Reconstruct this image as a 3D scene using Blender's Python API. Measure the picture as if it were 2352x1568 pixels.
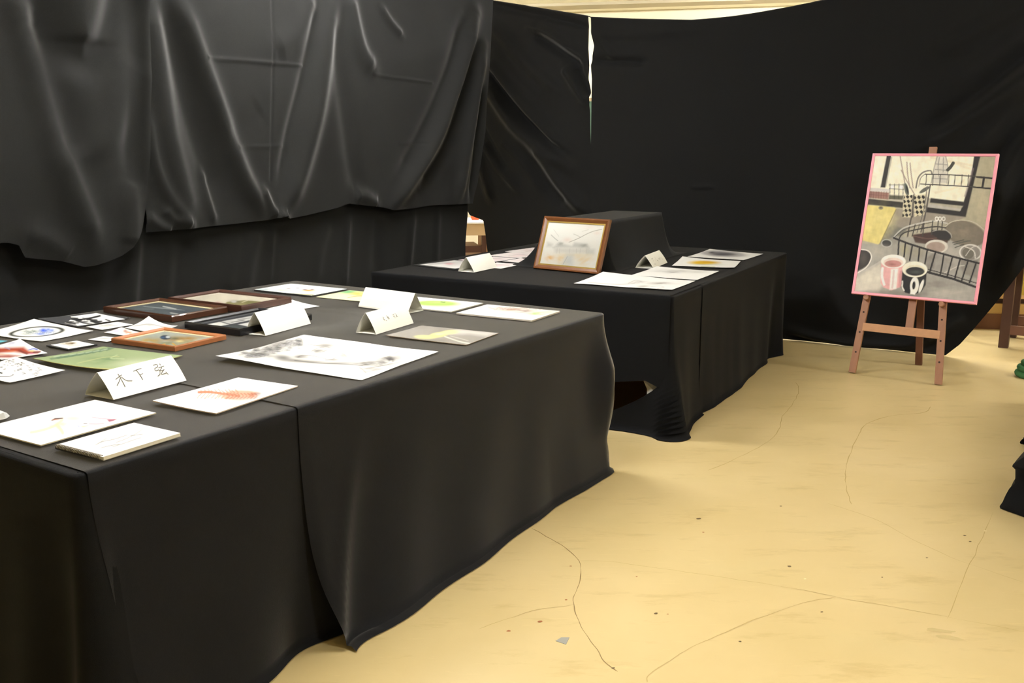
import bpy, math, random
import numpy as np
from mathutils import Matrix, Vector

# ------------------------------------------------------------------ scene reset
for o in list(bpy.data.objects):
    bpy.data.objects.remove(o, do_unlink=True)
SC = bpy.context.scene
COL = SC.collection
rng = random.Random(7)

# ------------------------------------------------------------------ camera
IW, IH, FPX = 2352.0, 1568.0, 2150.0
CAM_H, PITCH, ROLL = 1.38, math.radians(11.4), math.radians(0.25)
FW = np.array([0, math.cos(PITCH), -math.sin(PITCH)])
_r = np.array([1.0, 0, 0]); _u = np.cross(_r, FW)
RT = math.cos(ROLL) * _r + math.sin(ROLL) * _u
UP = -math.sin(ROLL) * _r + math.cos(ROLL) * _u
EYE = np.array([0, 0, CAM_H])

def ray(x, y):
    return FW * FPX + RT * (x - IW / 2) - UP * (y - IH / 2)

def at(x, y, z=0.0):
    d = ray(x, y)
    return EYE + d * ((z - CAM_H) / d[2])

def onplane(x, y, P, n):
    d = ray(x, y)
    return EYE + d * (((P - EYE) @ n) / (d @ n))

def proj(P):
    v = np.asarray(P, float) - EYE
    return (IW / 2 + FPX * (v @ RT) / (v @ FW), IH / 2 - FPX * (v @ UP) / (v @ FW))

cam_d = bpy.data.cameras.new('camera'); cam = bpy.data.objects.new('camera', cam_d); COL.objects.link(cam)
cam_d.sensor_fit = 'HORIZONTAL'; cam_d.sensor_width = 36.0; cam_d.lens = 36.0 * FPX / IW
cam_d.clip_start = 0.05; cam_d.clip_end = 100
m = Matrix.Identity(4)
for i in range(3):
    m[i][0], m[i][1], m[i][2], m[i][3] = RT[i], UP[i], -FW[i], EYE[i]
cam.matrix_world = m
SC.camera = cam

# ------------------------------------------------------------------ world, exposure
w = bpy.data.worlds.new('world'); SC.world = w; w.use_nodes = True
w.node_tree.nodes['Background'].inputs[0].default_value = (0.9, 0.95, 1.0, 1)
w.node_tree.nodes['Background'].inputs[1].default_value = 0.05
vs = SC.view_settings
vs.view_transform = 'Standard'; vs.look = 'None'; vs.gamma = 1.0; vs.use_curve_mapping = False
vs.exposure = 0.0
LAMP_POWER = 240.0                      # emission of the fluorescent tubes
# lamp centres on the ceiling (world x, y), built as fixtures further down
LAMPS = [(-0.75, 2.7), (-0.75, 4.9), (-0.2, 9.2), (2.6, 9.3), (4.1, 8.0), (2.2, 0.6), (5.0, 4.6), (-3.6, 6.6)]

# ------------------------------------------------------------------ helpers: colour, materials
def lin(c):
    c = np.asarray(c, float) / 255.0
    return np.where(c <= 0.04045, c / 12.92, ((c + 0.055) / 1.055) ** 2.4)

def rgba(c):
    l = lin(c); return (float(l[0]), float(l[1]), float(l[2]), 1.0)

MATS = {}
def mat(name, col, rough=0.6, noise=0.0, nscale=20.0, spec=0.5, metal=0.0, bump=0.0, bscale=300.0, sheen=0.0,
        sheen_tint=(1, 1, 1), stretch=(1, 1, 1), coat=0.0):
    if name in MATS: return MATS[name]
    M = bpy.data.materials.new(name); M.use_nodes = True
    nt = M.node_tree; b = nt.nodes['Principled BSDF']
    b.inputs['Base Color'].default_value = rgba(col); b.inputs['Roughness'].default_value = rough
    b.inputs['Specular IOR Level'].default_value = spec; b.inputs['Metallic'].default_value = metal
    b.inputs['Coat Weight'].default_value = coat
    b.inputs['Sheen Weight'].default_value = sheen; b.inputs['Sheen Roughness'].default_value = 0.3
    b.inputs['Sheen Tint'].default_value = (*sheen_tint, 1)
    tc = nt.nodes.new('ShaderNodeTexCoord'); mp = nt.nodes.new('ShaderNodeMapping')
    mp.inputs['Scale'].default_value = stretch
    nt.links.new(tc.outputs['Object'], mp.inputs['Vector'])
    if noise > 0:
        n = nt.nodes.new('ShaderNodeTexNoise'); n.inputs['Scale'].default_value = nscale; n.inputs['Detail'].default_value = 5
        nt.links.new(mp.outputs[0], n.inputs['Vector'])
        mx = nt.nodes.new('ShaderNodeMix'); mx.data_type = 'RGBA'
        l = lin(col)
        mx.inputs[6].default_value = (*(l * (1 - noise)), 1); mx.inputs[7].default_value = (*np.clip(l * (1 + noise), 0, 1), 1)
        nt.links.new(n.outputs['Fac'], mx.inputs[0]); nt.links.new(mx.outputs[2], b.inputs['Base Color'])
    if bump > 0:
        n2 = nt.nodes.new('ShaderNodeTexNoise'); n2.inputs['Scale'].default_value = bscale; n2.inputs['Detail'].default_value = 3
        nt.links.new(mp.outputs[0], n2.inputs['Vector'])
        bp = nt.nodes.new('ShaderNodeBump'); bp.inputs['Strength'].default_value = bump; bp.inputs['Distance'].default_value = 0.002
        nt.links.new(n2.outputs['Fac'], bp.inputs['Height']); nt.links.new(bp.outputs[0], b.inputs['Normal'])
    MATS[name] = M
    return M

def ink_mat(name, rough=0.75, spec=0.3, coat=0.0):
    """print / paint: colour from the ink attribute plus a fine paper grain"""
    if name in MATS: return MATS[name]
    M = bpy.data.materials.new(name); M.use_nodes = True
    nt = M.node_tree; b = nt.nodes['Principled BSDF']
    a = nt.nodes.new('ShaderNodeAttribute'); a.attribute_name = 'ink'
    n = nt.nodes.new('ShaderNodeTexNoise'); n.inputs['Scale'].default_value = 500
    tc = nt.nodes.new('ShaderNodeTexCoord'); nt.links.new(tc.outputs['Object'], n.inputs['Vector'])
    mx = nt.nodes.new('ShaderNodeMix'); mx.data_type = 'RGBA'; mx.blend_type = 'MULTIPLY'; mx.inputs[0].default_value = 0.08
    nt.links.new(a.outputs['Color'], mx.inputs[6]); nt.links.new(n.outputs['Fac'], mx.inputs[7])
    nt.links.new(mx.outputs[2], b.inputs['Base Color'])
    b.inputs['Roughness'].default_value = rough; b.inputs['Specular IOR Level'].default_value = spec
    b.inputs['Coat Weight'].default_value = coat
    MATS[name] = M
    return M

def glass_mat():
    if 'picture_glass' in MATS: return MATS['picture_glass']
    M = bpy.data.materials.new('picture_glass'); M.use_nodes = True
    nt = M.node_tree; nt.nodes.remove(nt.nodes['Principled BSDF']); out = nt.nodes['Material Output']
    t = nt.nodes.new('ShaderNodeBsdfTransparent'); g = nt.nodes.new('ShaderNodeBsdfGlossy'); g.inputs['Roughness'].default_value = 0.05
    f = nt.nodes.new('ShaderNodeFresnel'); f.inputs['IOR'].default_value = 1.45
    mx = nt.nodes.new('ShaderNodeMixShader')
    nt.links.new(f.outputs[0], mx.inputs[0]); nt.links.new(t.outputs[0], mx.inputs[1]); nt.links.new(g.outputs[0], mx.inputs[2])
    nt.links.new(mx.outputs[0], out.inputs[0])
    MATS['picture_glass'] = M
    return M

def emit_mat(name, col, power):
    M = bpy.data.materials.new(name); M.use_nodes = True
    b = M.node_tree.nodes['Principled BSDF']
    b.inputs['Base Color'].default_value = (0.8, 0.8, 0.8, 1)
    b.inputs['Emission Color'].default_value = (*col, 1); b.inputs['Emission Strength'].default_value = power
    return M

def floor_mat():
    M = bpy.data.materials.new('worn_linoleum'); M.use_nodes = True
    nt = M.node_tree; b = nt.nodes['Principled BSDF']; L = nt.links
    tc = nt.nodes.new('ShaderNodeTexCoord')
    def noise(scale, st, detail=5, rough=0.6):
        mp = nt.nodes.new('ShaderNodeMapping'); mp.inputs['Scale'].default_value = st
        mp.inputs['Rotation'].default_value = (0, 0, math.radians(12))
        n = nt.nodes.new('ShaderNodeTexNoise'); n.inputs['Scale'].default_value = scale; n.inputs['Detail'].default_value = detail
        n.inputs['Roughness'].default_value = rough
        L.new(tc.outputs['Object'], mp.inputs[0]); L.new(mp.outputs[0], n.inputs['Vector']); return n
    def ramp(n, p0, p1):
        r = nt.nodes.new('ShaderNodeValToRGB'); r.color_ramp.elements[0].position = p0; r.color_ramp.elements[1].position = p1
        L.new(n.outputs['Fac'], r.inputs[0]); return r
    def mixc(fac, a, c, k=1.0):
        mx = nt.nodes.new('ShaderNodeMix'); mx.data_type = 'RGBA'
        if k != 1.0:
            mm = nt.nodes.new('ShaderNodeMath'); mm.operation = 'MULTIPLY'; mm.inputs[1].default_value = k
            L.new(fac, mm.inputs[0]); fac = mm.outputs[0]
        L.new(fac, mx.inputs[0])
        if hasattr(a, 'links'): L.new(a, mx.inputs[6])
        else: mx.inputs[6].default_value = rgba(a)
        mx.inputs[7].default_value = rgba(c)
        return mx.outputs[2]
    c = mixc(ramp(noise(1.1, (1, 1, 1)), 0.35, 0.7).outputs[0], FLOOR_A, FLOOR_B)
    c = mixc(ramp(noise(3.0, (1, 3.5, 1), 8, 0.7), 0.55, 0.75).outputs[0], c, (168, 143, 88), 0.55)
    c = mixc(ramp(noise(7.0, (1, 6, 1), 6, 0.7), 0.6, 0.72).outputs[0], c, (226, 202, 144), 0.35)
    c = mixc(ramp(noise(30.0, (1, 2, 1), 8, 0.8), 0.66, 0.74).outputs[0], c, (150, 122, 70), 0.35)
    L.new(c, b.inputs['Base Color'])
    rr = ramp(noise(2.0, (1, 2, 1)), 0.2, 0.9)
    mr = nt.nodes.new('ShaderNodeMapRange'); mr.inputs[3].default_value = 0.28; mr.inputs[4].default_value = 0.45
    L.new(rr.outputs[0], mr.inputs[0]); L.new(mr.outputs[0], b.inputs['Roughness'])
    b.inputs['Specular IOR Level'].default_value = 0.4
    bp = nt.nodes.new('ShaderNodeBump'); bp.inputs['Strength'].default_value = 0.15; bp.inputs['Distance'].default_value = 0.004
    L.new(noise(2.5, (1, 1, 1), 3).outputs['Fac'], bp.inputs['Height']); L.new(bp.outputs[0], b.inputs['Normal'])
    return M
FLOOR_A, FLOOR_B = (212, 190, 138), (200, 178, 124)

def cloth(name='black_cloth', col=(18, 18, 20), sheen=0.75):
    return mat(name, col, rough=0.9, noise=0.25, nscale=160, spec=0.12, bump=0.35, bscale=700, sheen=sheen, sheen_tint=(1, .98, .95))

# ------------------------------------------------------------------ helpers: objects
def V(p): return tuple(float(q) for q in p)

def obj(name, verts, faces, material, parent=None, origin=None, smooth=False, ink=None):
    verts = np.asarray(verts, float)
    if origin is None: origin = np.zeros(3)
    me = bpy.data.meshes.new(name)
    me.from_pydata([V(v) for v in (verts - np.asarray(origin))], [], [tuple(int(i) for i in f) for f in faces])
    if smooth: me.polygons.foreach_set('use_smooth', [True] * len(me.polygons))
    if ink is not None:
        at_ = me.color_attributes.new('ink', 'FLOAT_COLOR', 'POINT')
        c = np.ones((len(verts), 4), np.float32); c[:, :3] = ink
        at_.data.foreach_set('color', c.ravel())
    me.materials.append(material); me.update()
    o = bpy.data.objects.new(name, me); COL.objects.link(o); o.location = V(origin)
    if parent is not None: o.parent = parent
    return o

def tag(o, label=None, cat=None, group=None, kind=None):
    if label: o['label'] = label
    if cat: o['category'] = cat
    if group: o['group'] = group
    if kind: o['kind'] = kind
    return o

def empty(name, loc=(0, 0, 0), matrix=None):
    o = bpy.data.objects.new(name, None); COL.objects.link(o); o.empty_display_size = 0.1
    o.location = V(loc)
    if matrix is not None: o.matrix_world = matrix
    return o

class MB:
    """collects simple solids into one mesh"""
    def __init__(s): s.v = []; s.f = []
    def add(s, v, f):
        n = len(s.v); s.v += [V(p) for p in v]; s.f += [tuple(i + n for i in q) for q in f]; return s
    def hexa(s, p8):   # bottom 4 ccw, top 4 ccw
        return s.add(p8, [(3, 2, 1, 0), (4, 5, 6, 7), (0, 1, 5, 4), (1, 2, 6, 5), (2, 3, 7, 6), (3, 0, 4, 7)])
    def box(s, x0, x1, y0, y1, z0, z1):
        return s.hexa([(x0, y0, z0), (x1, y0, z0), (x1, y1, z0), (x0, y1, z0), (x0, y0, z1), (x1, y0, z1), (x1, y1, z1), (x0, y1, z1)])
    def bar(s, a, b, wx, wy, up=(0, 0, 1), ch=0.0):
        """bar from a to b, cross-section wx (side) by wy (up), chamfered by ch"""
        a = np.asarray(a, float); b = np.asarray(b, float); d = b - a; d /= np.linalg.norm(d)
        sd = np.cross(d, up); sd /= np.linalg.norm(sd); u = np.cross(sd, d)
        if ch <= 0: prof = [(-1, -1), (1, -1), (1, 1), (-1, 1)]; prof = [(p * wx / 2, q * wy / 2) for p, q in prof]
        else:
            X, Y = wx / 2, wy / 2
            prof = [(-X + ch, -Y), (X - ch, -Y), (X, -Y + ch), (X, Y - ch), (X - ch, Y), (-X + ch, Y), (-X, Y - ch), (-X, -Y + ch)]
        n = len(prof)
        v = [a + sd * p + u * q for p, q in prof] + [b + sd * p + u * q for p, q in prof]
        f = [(i, (i + 1) % n, n + (i + 1) % n, n + i) for i in range(n)] + [tuple(range(n - 1, -1, -1)), tuple(range(n, 2 * n))]
        return s.add(v, f)
    def tube(s, pts, r, n=8, cap=True):
        pts = [np.asarray(p, float) for p in pts]; rings = []
        rr = r if hasattr(r, '__len__') else [r] * len(pts)
        prev = None
        for i, p in enumerate(pts):
            d = pts[min(i + 1, len(pts) - 1)] - pts[max(i - 1, 0)]; d /= (np.linalg.norm(d) + 1e-9)
            if prev is None:
                t = np.array([0, 0, 1.0]) if abs(d[2]) < 0.9 else np.array([1.0, 0, 0])
            else: t = prev
            x = np.cross(t, d); x /= np.linalg.norm(x); y = np.cross(d, x); prev = y
            rings.append([p + rr[i] * (math.cos(2 * math.pi * k / n) * x + math.sin(2 * math.pi * k / n) * y) for k in range(n)])
        v = [q for R in rings for q in R]; f = []
        for i in range(len(rings) - 1):
            for k in range(n):
                f.append((i * n + k, i * n + (k + 1) % n, (i + 1) * n + (k + 1) % n, (i + 1) * n + k))
        if cap: f += [tuple(range(n - 1, -1, -1)), tuple((len(rings) - 1) * n + k for k in range(n))]
        return s.add(v, f)
    def build(s, name, material, parent=None, smooth=False, origin=None):
        return obj(name, s.v, s.f, material, parent, origin, smooth)

def grid_faces(n, m, off=0):
    i, j = np.meshgrid(np.arange(n - 1), np.arange(m - 1), indexing='ij')
    a = off + i * m + j
    return np.stack([a, a + m, a + m + 1, a + 1], -1).reshape(-1, 4).tolist()

_nzc = {}
def nz(x, y, seed=0, octv=3):
    """smooth pseudo noise, about -1..1"""
    out = 0; amp = 1; tot = 0; fr = 1
    for k in range(octv):
        R = _nzc.setdefault((seed, k), np.random.RandomState(seed * 17 + k).uniform(0, 6.283, (5, 2)))
        s = 0
        for a, ph in R:
            s = s + np.sin(fr * (x * math.cos(a) + y * math.sin(a)) * (0.7 + 0.12 * ph) + ph)
        out = out + amp * s / 2.6; tot += amp; amp *= 0.5; fr *= 2.1
    return out / tot

def seg_dist(P, pts):
    """distance of points P (N,2) to a polyline, and the position along it 0..1"""
    pts = np.asarray(pts, float); best = np.full(len(P), 1e9); par = np.zeros(len(P))
    L = np.linalg.norm(np.diff(pts, axis=0), axis=1); cum = np.concatenate([[0], np.cumsum(L)]); tot = cum[-1] + 1e-9
    for i in range(len(pts) - 1):
        a, b = pts[i], pts[i + 1]; d = b - a; t = np.clip(((P - a) @ d) / (d @ d + 1e-12), 0, 1)
        q = np.linalg.norm(P - (a + t[:, None] * d), axis=1); k = q < best
        best[k] = q[k]; par[k] = (cum[i] + t[k] * L[i]) / tot
    return best, par

def smoothline(pts, n=4):
    """catmull-rom refinement of a 2D polyline"""
    p = np.asarray(pts, float)
    if len(p) < 3: return p
    e = np.vstack([2 * p[0] - p[1], p, 2 * p[-1] - p[-2]]); out = []
    for i in range(1, len(e) - 2):
        for k in range(n):
            t = k / n; a, b, c, d = e[i - 1], e[i], e[i + 1], e[i + 2]
            out.append(0.5 * (2 * b + (c - a) * t + (2 * a - 5 * b + 4 * c - d) * t * t + (3 * b - 3 * c + d - a) * t ** 3))
    out.append(p[-1]); return np.array(out)

# ------------------------------------------------------------------ helpers: pictures drawn into an ink attribute
def homography(src, dst):
    A = []
    for (x, y), (u, v) in zip(src, dst):
        A.append([x, y, 1, 0, 0, 0, -u * x, -u * y, -u]); A.append([0, 0, 0, x, y, 1, -v * x, -v * y, -v])
    return np.linalg.svd(np.array(A, float))[2][-1].reshape(3, 3)

def hmap(Hm, P):
    P = np.asarray(P, float); q = np.c_[P, np.ones(len(P))] @ Hm.T
    return q[:, :2] / q[:, 2:]

class Art:
    """paints colours onto a set of points; all coordinates are picture coordinates of a chosen drawing frame"""
    def __init__(s, P, base, scale=1.0, off=(0, 0), gain=1.0):
        s.P = P; s.k = scale; s.off = np.array(off, float); s.gain = gain
        s.base = lin(base); s.c = np.tile(s.base, (len(P), 1)); s.pw = 1.3 if s.base.min() > .8 else 1.0
    def X(s, pts): return np.asarray(pts, float) / s.k + s.off
    def _mix(s, idx, a, col):
        s.c[idx] = s.c[idx] * (1 - a[:, None]) + lin(col) * a[:, None]
    def _near(s, pts, pad):
        lo = pts.min(0) - pad; hi = pts.max(0) + pad
        return np.nonzero(((s.P >= lo) & (s.P <= hi)).all(1))[0]
    def poly(s, pts, col, alpha=1.0, soft=1.2):
        pts = s.X(pts); i = s._near(pts, soft * 2)
        if not len(i): return s
        q = s.P[i]; ins = np.zeros(len(i), bool)
        for a, b in zip(pts, np.roll(pts, -1, 0)):
            c = (a[1] > q[:, 1]) != (b[1] > q[:, 1])
            ins ^= c & (q[:, 0] < (b[0] - a[0]) * (q[:, 1] - a[1]) / (b[1] - a[1] + 1e-12) + a[0])
        d, _ = seg_dist(q, np.vstack([pts, pts[:1]])); d = np.where(ins, d, -d)
        s._mix(i, alpha * np.clip(d / soft + 0.5, 0, 1), col); return s
    def line(s, pts, wd, col, alpha=1.0, smooth=True, soft=0.8):
        pts = s.X(pts); wd = wd / s.k
        if smooth: pts = smoothline(pts)
        i = s._near(pts, wd + soft)
        if not len(i): return s
        d, _ = seg_dist(s.P[i], pts)
        s._mix(i, alpha * np.clip((wd / 2 - d) / soft + 0.5, 0, 1), col); return s
    def ell(s, cx, cy, rx, ry, col, rot=0.0, alpha=1.0, soft=1.2, ring=None):
        c = s.X([(cx, cy)])[0]; rx /= s.k; ry /= s.k; q = s.P - c
        ca, sa = math.cos(rot), math.sin(rot); x = q[:, 0] * ca + q[:, 1] * sa; y = -q[:, 0] * sa + q[:, 1] * ca
        r = np.sqrt((x / rx) ** 2 + (y / ry) ** 2); d = (1 - r) * min(rx, ry)
        if ring: d = ring / s.k / 2 - np.abs(d)
        s._mix(np.arange(len(q)), alpha * np.clip(d / soft + 0.5, 0, 1), col); return s
    def blot(s, cx, cy, rx, ry, col, rot=0.0, alpha=1.0, seed=None):
        c = s.X([(cx, cy)])[0]; rx /= s.k; ry /= s.k; q = s.P - c
        ca, sa = math.cos(rot), math.sin(rot); x = (q[:, 0] * ca + q[:, 1] * sa) / rx; y = (-q[:, 0] * sa + q[:, 1] * ca) / ry
        a = np.exp(-(x * x + y * y))
        if seed is not None: a = a * np.clip(0.75 + 0.7 * nz(x * 4, y * 4, seed), 0, 1.2)
        s._mix(np.arange(len(q)), np.clip(alpha * a, 0, 1), col); return s
    def checker(s, pts, col, size, slope=1.0):
        pts = s.X(pts); i = s._near(pts, 2); q = s.P[i]; ins = np.zeros(len(i), bool)
        for a, b in zip(pts, np.roll(pts, -1, 0)):
            c = (a[1] > q[:, 1]) != (b[1] > q[:, 1])
            ins ^= c & (q[:, 0] < (b[0] - a[0]) * (q[:, 1] - a[1]) / (b[1] - a[1] + 1e-12) + a[0])
        z = size / s.k; t = np.sin((q[:, 0] + q[:, 1] * 0.7) * math.pi / z) * np.sin((q[:, 0] * 0.9 - q[:, 1]) * math.pi / z)
        s._mix(i, np.where(ins, np.clip(t * 4 + 0.2, 0, 1), 0), col); return s
    def grain(s, amp, size, seed=1, sx=1.0):
        q = s.P / size; s.c = np.clip(s.c * (1 + amp * nz(q[:, 0] * sx, q[:, 1], seed, 4))[:, None], 0, 1); return s
    def out(s):
        b = s.base.max()
        c = b * (s.c / b) ** s.pw if s.pw != 1 else s.c
        return np.clip(c * s.gain, 0, 0.92)

def rectify(c):
    """nearest true rectangle to four corners [O, X, XY, Y]"""
    c = [np.asarray(p, float) for p in c]; ctr = sum(c) / 4
    e1 = (c[1] - c[0] + c[2] - c[3]) / 2; e2 = (c[3] - c[0] + c[2] - c[1]) / 2
    l1, l2 = np.linalg.norm(e1), np.linalg.norm(e2); d1, d2 = e1 / l1, e2 / l2
    b = d1 + d2; b /= np.linalg.norm(b); k = d1 - d2; k /= np.linalg.norm(k)
    d1, d2 = (b + k) / math.sqrt(2), (b - k) / math.sqrt(2)
    return ctr, d1, d2, l1, l2

T = 0.70           # table height
ZC = T + 0.0125    # upper face of the table cloths
GLASS = None

def sheet(name, px, label, cat, paint, z=ZC, th=0.0006, lifts=(0, 0, 0, 0), wave=0.0, base=(250, 249, 244), group=None, rough=0.75,
          scale=1.0, off=(0, 0), gain=0.80, curl=2.0, seed=0, parent=None, edge=None):
    """a flat sheet or board lying on a table. px = left, far, right, near corner in the photograph"""
    L, F, R, B = px; order = [L, B, R, F]; lf = [lifts[0], lifts[3], lifts[2], lifts[1]]
    cz = [at(p[0], p[1], z + th + h) for p, h in zip(order, lf)]
    ctr, dx, dy, lx, ly = rectify([np.array([c[0], c[1], z + th]) for c in cz])
    sx = math.dist(L, B); sy = math.dist(L, F)
    n = int(min(190, max(8, sx / 1.7))); mm = int(min(190, max(8, sy / 1.7)))
    u, v = np.meshgrid(np.linspace(0, 1, n), np.linspace(0, 1, mm), indexing='ij'); u = u.ravel(); v = v.ravel()
    P = ctr + np.outer(u - .5, dx) * lx + np.outer(v - .5, dy) * ly
    up = lambda t: np.clip(t * 1.0, 0, 1) ** curl
    hz = lf[0] * up(1 - u) * up(1 - v) + lf[1] * up(u) * up(1 - v) + lf[2] * up(u) * up(v) + lf[3] * up(1 - u) * up(v)
    if wave: hz = hz + wave * np.clip(0.5 + 0.5 * nz(u * 5, v * 4, seed + 31, 2), 0, 1)
    P[:, 2] = z + th + hz
    Hm = homography([(0, 0), (1, 0), (1, 1), (0, 1)], order)
    A = Art(hmap(Hm, np.c_[u, v]), base, scale, off, gain)
    if paint: paint(A)
    N = len(P); bot = P.copy(); bot[:, 2] -= th
    fc = grid_faces(n, mm)
    loop = [i * mm for i in range(n)] + [(n - 1) * mm + j for j in range(1, mm)] + [i * mm + mm - 1 for i in range(n - 2, -1, -1)] + [j for j in range(mm - 2, 0, -1)]
    vb = [P]; ink = [A.out()]
    rimv = bot[loop]; vb.append(P[loop]); vb.append(rimv); vb.append(bot)
    ec = lin(edge if edge else base) * 0.9
    ink += [np.tile(ec, (len(loop), 1))] * 2 + [np.tile(ec, (N, 1))]
    k = len(loop); fs = fc + [(N + i, N + k + i, N + k + (i + 1) % k, N + (i + 1) % k) for i in range(k)]
    fs += [q[::-1] for q in grid_faces(n, mm, N + 2 * k)]
    o = obj(name, np.vstack(vb), fs, ink_mat('print_%d' % int(rough * 100), rough), parent, ctr, ink=np.vstack(ink))
    if label: tag(o, label, cat, group)
    return o

def framed(name, px, label, cat, paint, matrix, w_, h_, rail=0.03, th=0.025, rail_mat=None, side_mat=None, mat_w=0.0, mat_col=(238, 230, 200),
           fillet=None, glass=True, base=(230, 225, 205), scale=1.0, off=(0, 0), gain=0.95, res=2.0, group=None, pic_name='picture', lip=0.006):
    """framed picture, local x/y in the picture plane, z outward, back at z = 0. px = [O, X, XY, Y] outer corners"""
    root = empty(name, matrix=matrix); tag(root, label, cat, group)
    X, Y = w_ / 2, h_ / 2; r = rail
    oc = [(-X, -Y), (X, -Y), (X, Y), (-X, Y)]; ic = [(-X + r, -Y + r), (X - r, -Y + r), (X - r, Y - r), (-X + r, Y - r)]
    md = [(a * .6 + c * .4, b * .6 + d * .4) for (a, b), (c, d) in zip(oc, ic)]
    for k in range(4):
        a, b = k, (k + 1) % 4
        rows = [(oc, 0), (oc, th * .8), ([(p[0] * .92 + q[0] * .08, p[1] * .92 + q[1] * .08) for p, q in zip(oc, ic)], th), (md, th), (ic, th - lip), (ic, 0)]
        vv = []
        for R, z in rows: vv += [(R[a][0], R[a][1], z), (R[b][0], R[b][1], z)]
        n = len(rows); f = [(2 * i, 2 * i + 1, 2 * ((i + 1) % n) + 1, 2 * ((i + 1) % n)) for i in range(n)]
        f += [tuple(2 * i for i in range(n)), tuple(2 * i + 1 for i in range(n - 1, -1, -1))]
        obj('frame_rail', vv, f, rail_mat, root)
    zi = max(th - lip - 0.006, 0.002)
    x, y = X - r, Y - r
    def ring(nm, x, y, wd, z0, z1, mt):
        q = MB(); q.box(-x, x, -y, -y + wd, z0, z1).box(-x, x, y - wd, y, z0, z1).box(-x, -x + wd, -y + wd, y - wd, z0, z1).box(x - wd, x, -y + wd, y - wd, z0, z1)
        return q.build(nm, mt, root)
    if fillet: ring('inner_fillet', x, y, fillet[0], zi, th - lip - 0.001, fillet[1]); x -= fillet[0]; y -= fillet[0]
    if mat_w: ring('mat_board', x, y, mat_w, zi - 0.001, zi + 0.0015, mat('mat_board_%d' % mat_col[2], mat_col, 0.85)); x -= mat_w; y -= mat_w
    Hm = homography([(-X, -Y), (X, -Y), (X, Y), (-X, Y)], px)
    sx = math.dist(px[0], px[1]); sy = math.dist(px[0], px[3])
    n = int(min(270, max(10, sx / res))); mm = int(min(330, max(10, sy / res)))
    gx, gy = np.meshgrid(np.linspace(-x, x, n), np.linspace(-y, y, mm), indexing='ij')
    P2 = np.c_[gx.ravel(), gy.ravel()]
    A = Art(hmap(Hm, P2), base, scale, off, gain); paint(A)
    obj(pic_name, np.c_[P2, np.full(len(P2), zi)], grid_faces(n, mm), ink_mat('print_60', 0.6), root, ink=A.out())
    MB().box(-X + r * .5, X - r * .5, -Y + r * .5, Y - r * .5, 0.0005, zi - 0.0005 if zi > .0015 else .001).build('backing_board', mat('backing', (120, 95, 65), 0.9), root)
    if glass:
        obj('glass_pane', [(-X + r, -Y + r, zi + .002), (X - r, -Y + r, zi + .002), (X - r, Y - r, zi + .002), (-X + r, Y - r, zi + .002)], [(0, 1, 2, 3)], glass_mat(), root)
    return root

def lying_matrix(px, z):
    L, F, R, B = px
    ctr, dx, dy, lx, ly = rectify([at(*p, z) for p in (L, B, R, F)])
    return ctr, dx, dy, lx, ly

def mat4(o, x, y, zz):
    M = Matrix.Identity(4)
    for i in range(3): M[i][0], M[i][1], M[i][2], M[i][3] = x[i], y[i], zz[i], o[i]
    return M

def lying_frame(name, px, label, paint, th, **k):
    ctr, dx, dy, lx, ly = lying_matrix(px, ZC + th)
    o = ctr.copy(); o[2] = ZC + 0.001 + k.pop('raise_', 0)
    L, F, R, B = px
    return framed(name, [L, B, R, F], label, 'picture', paint, mat4(o, dx, dy, (0, 0, 1)), lx, ly, th=th, **k)

# ================================================================== THE SETTING
RA = math.radians(-12.6)
RX = np.array([math.cos(RA), math.sin(RA), 0]); RD = np.array([-math.sin(RA), math.cos(RA), 0])   # room axes
def room(r, d, z): return RX * r + RD * d + np.array([0, 0, z])
R0, R1, D0, D1, ZH = -5.6, 5.2, -3.6, 11.4, 3.0

def rbox(name, r0, r1, d0, d1, z0, z1, material, parent=None):
    p = [room(r0, d0, z0), room(r1, d0, z0), room(r1, d1, z0), room(r0, d1, z0), room(r0, d0, z1), room(r1, d0, z1), room(r1, d1, z1), room(r0, d1, z1)]
    return MB().hexa(p).build(name, material, parent)

wall_m = mat('cream_wall', (226, 219, 194), 0.85, noise=0.04, nscale=3)
ceil_m = mat('cream_ceiling', (238, 234, 216), 0.85, noise=0.03, nscale=4)
FLOOR = tag(rbox('floor', R0 - .2, R1 + .2, D0 - .2, D1 + .2, -0.1, 0, floor_mat()), kind='structure')
CEIL = tag(rbox('ceiling', R0 - .2, R1 + .2, D0 - .2, D1 + .2, ZH, ZH + .1, ceil_m), kind='structure')
tag(rbox('wall_back', R0 - .2, R1 + .2, D1, D1 + .2, 0, ZH, wall_m), kind='structure')
tag(rbox('wall_left', R0 - .2, R0, D0, D1, 0, ZH, wall_m), kind='structure')
tag(rbox('wall_right', R1, R1 + .2, D0, D1, 0, ZH, wall_m), kind='structure')
tag(rbox('wall_front', R0 - .2, R1 + .2, D0 - .2, D0, 0, ZH, wall_m), kind='structure')
tag(rbox('baseboard_back', R0, R1, D1 - .02, D1, 0, 0.1, mat('dark_skirting', (84, 60, 42), 0.6, noise=.15)), kind='structure')
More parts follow.
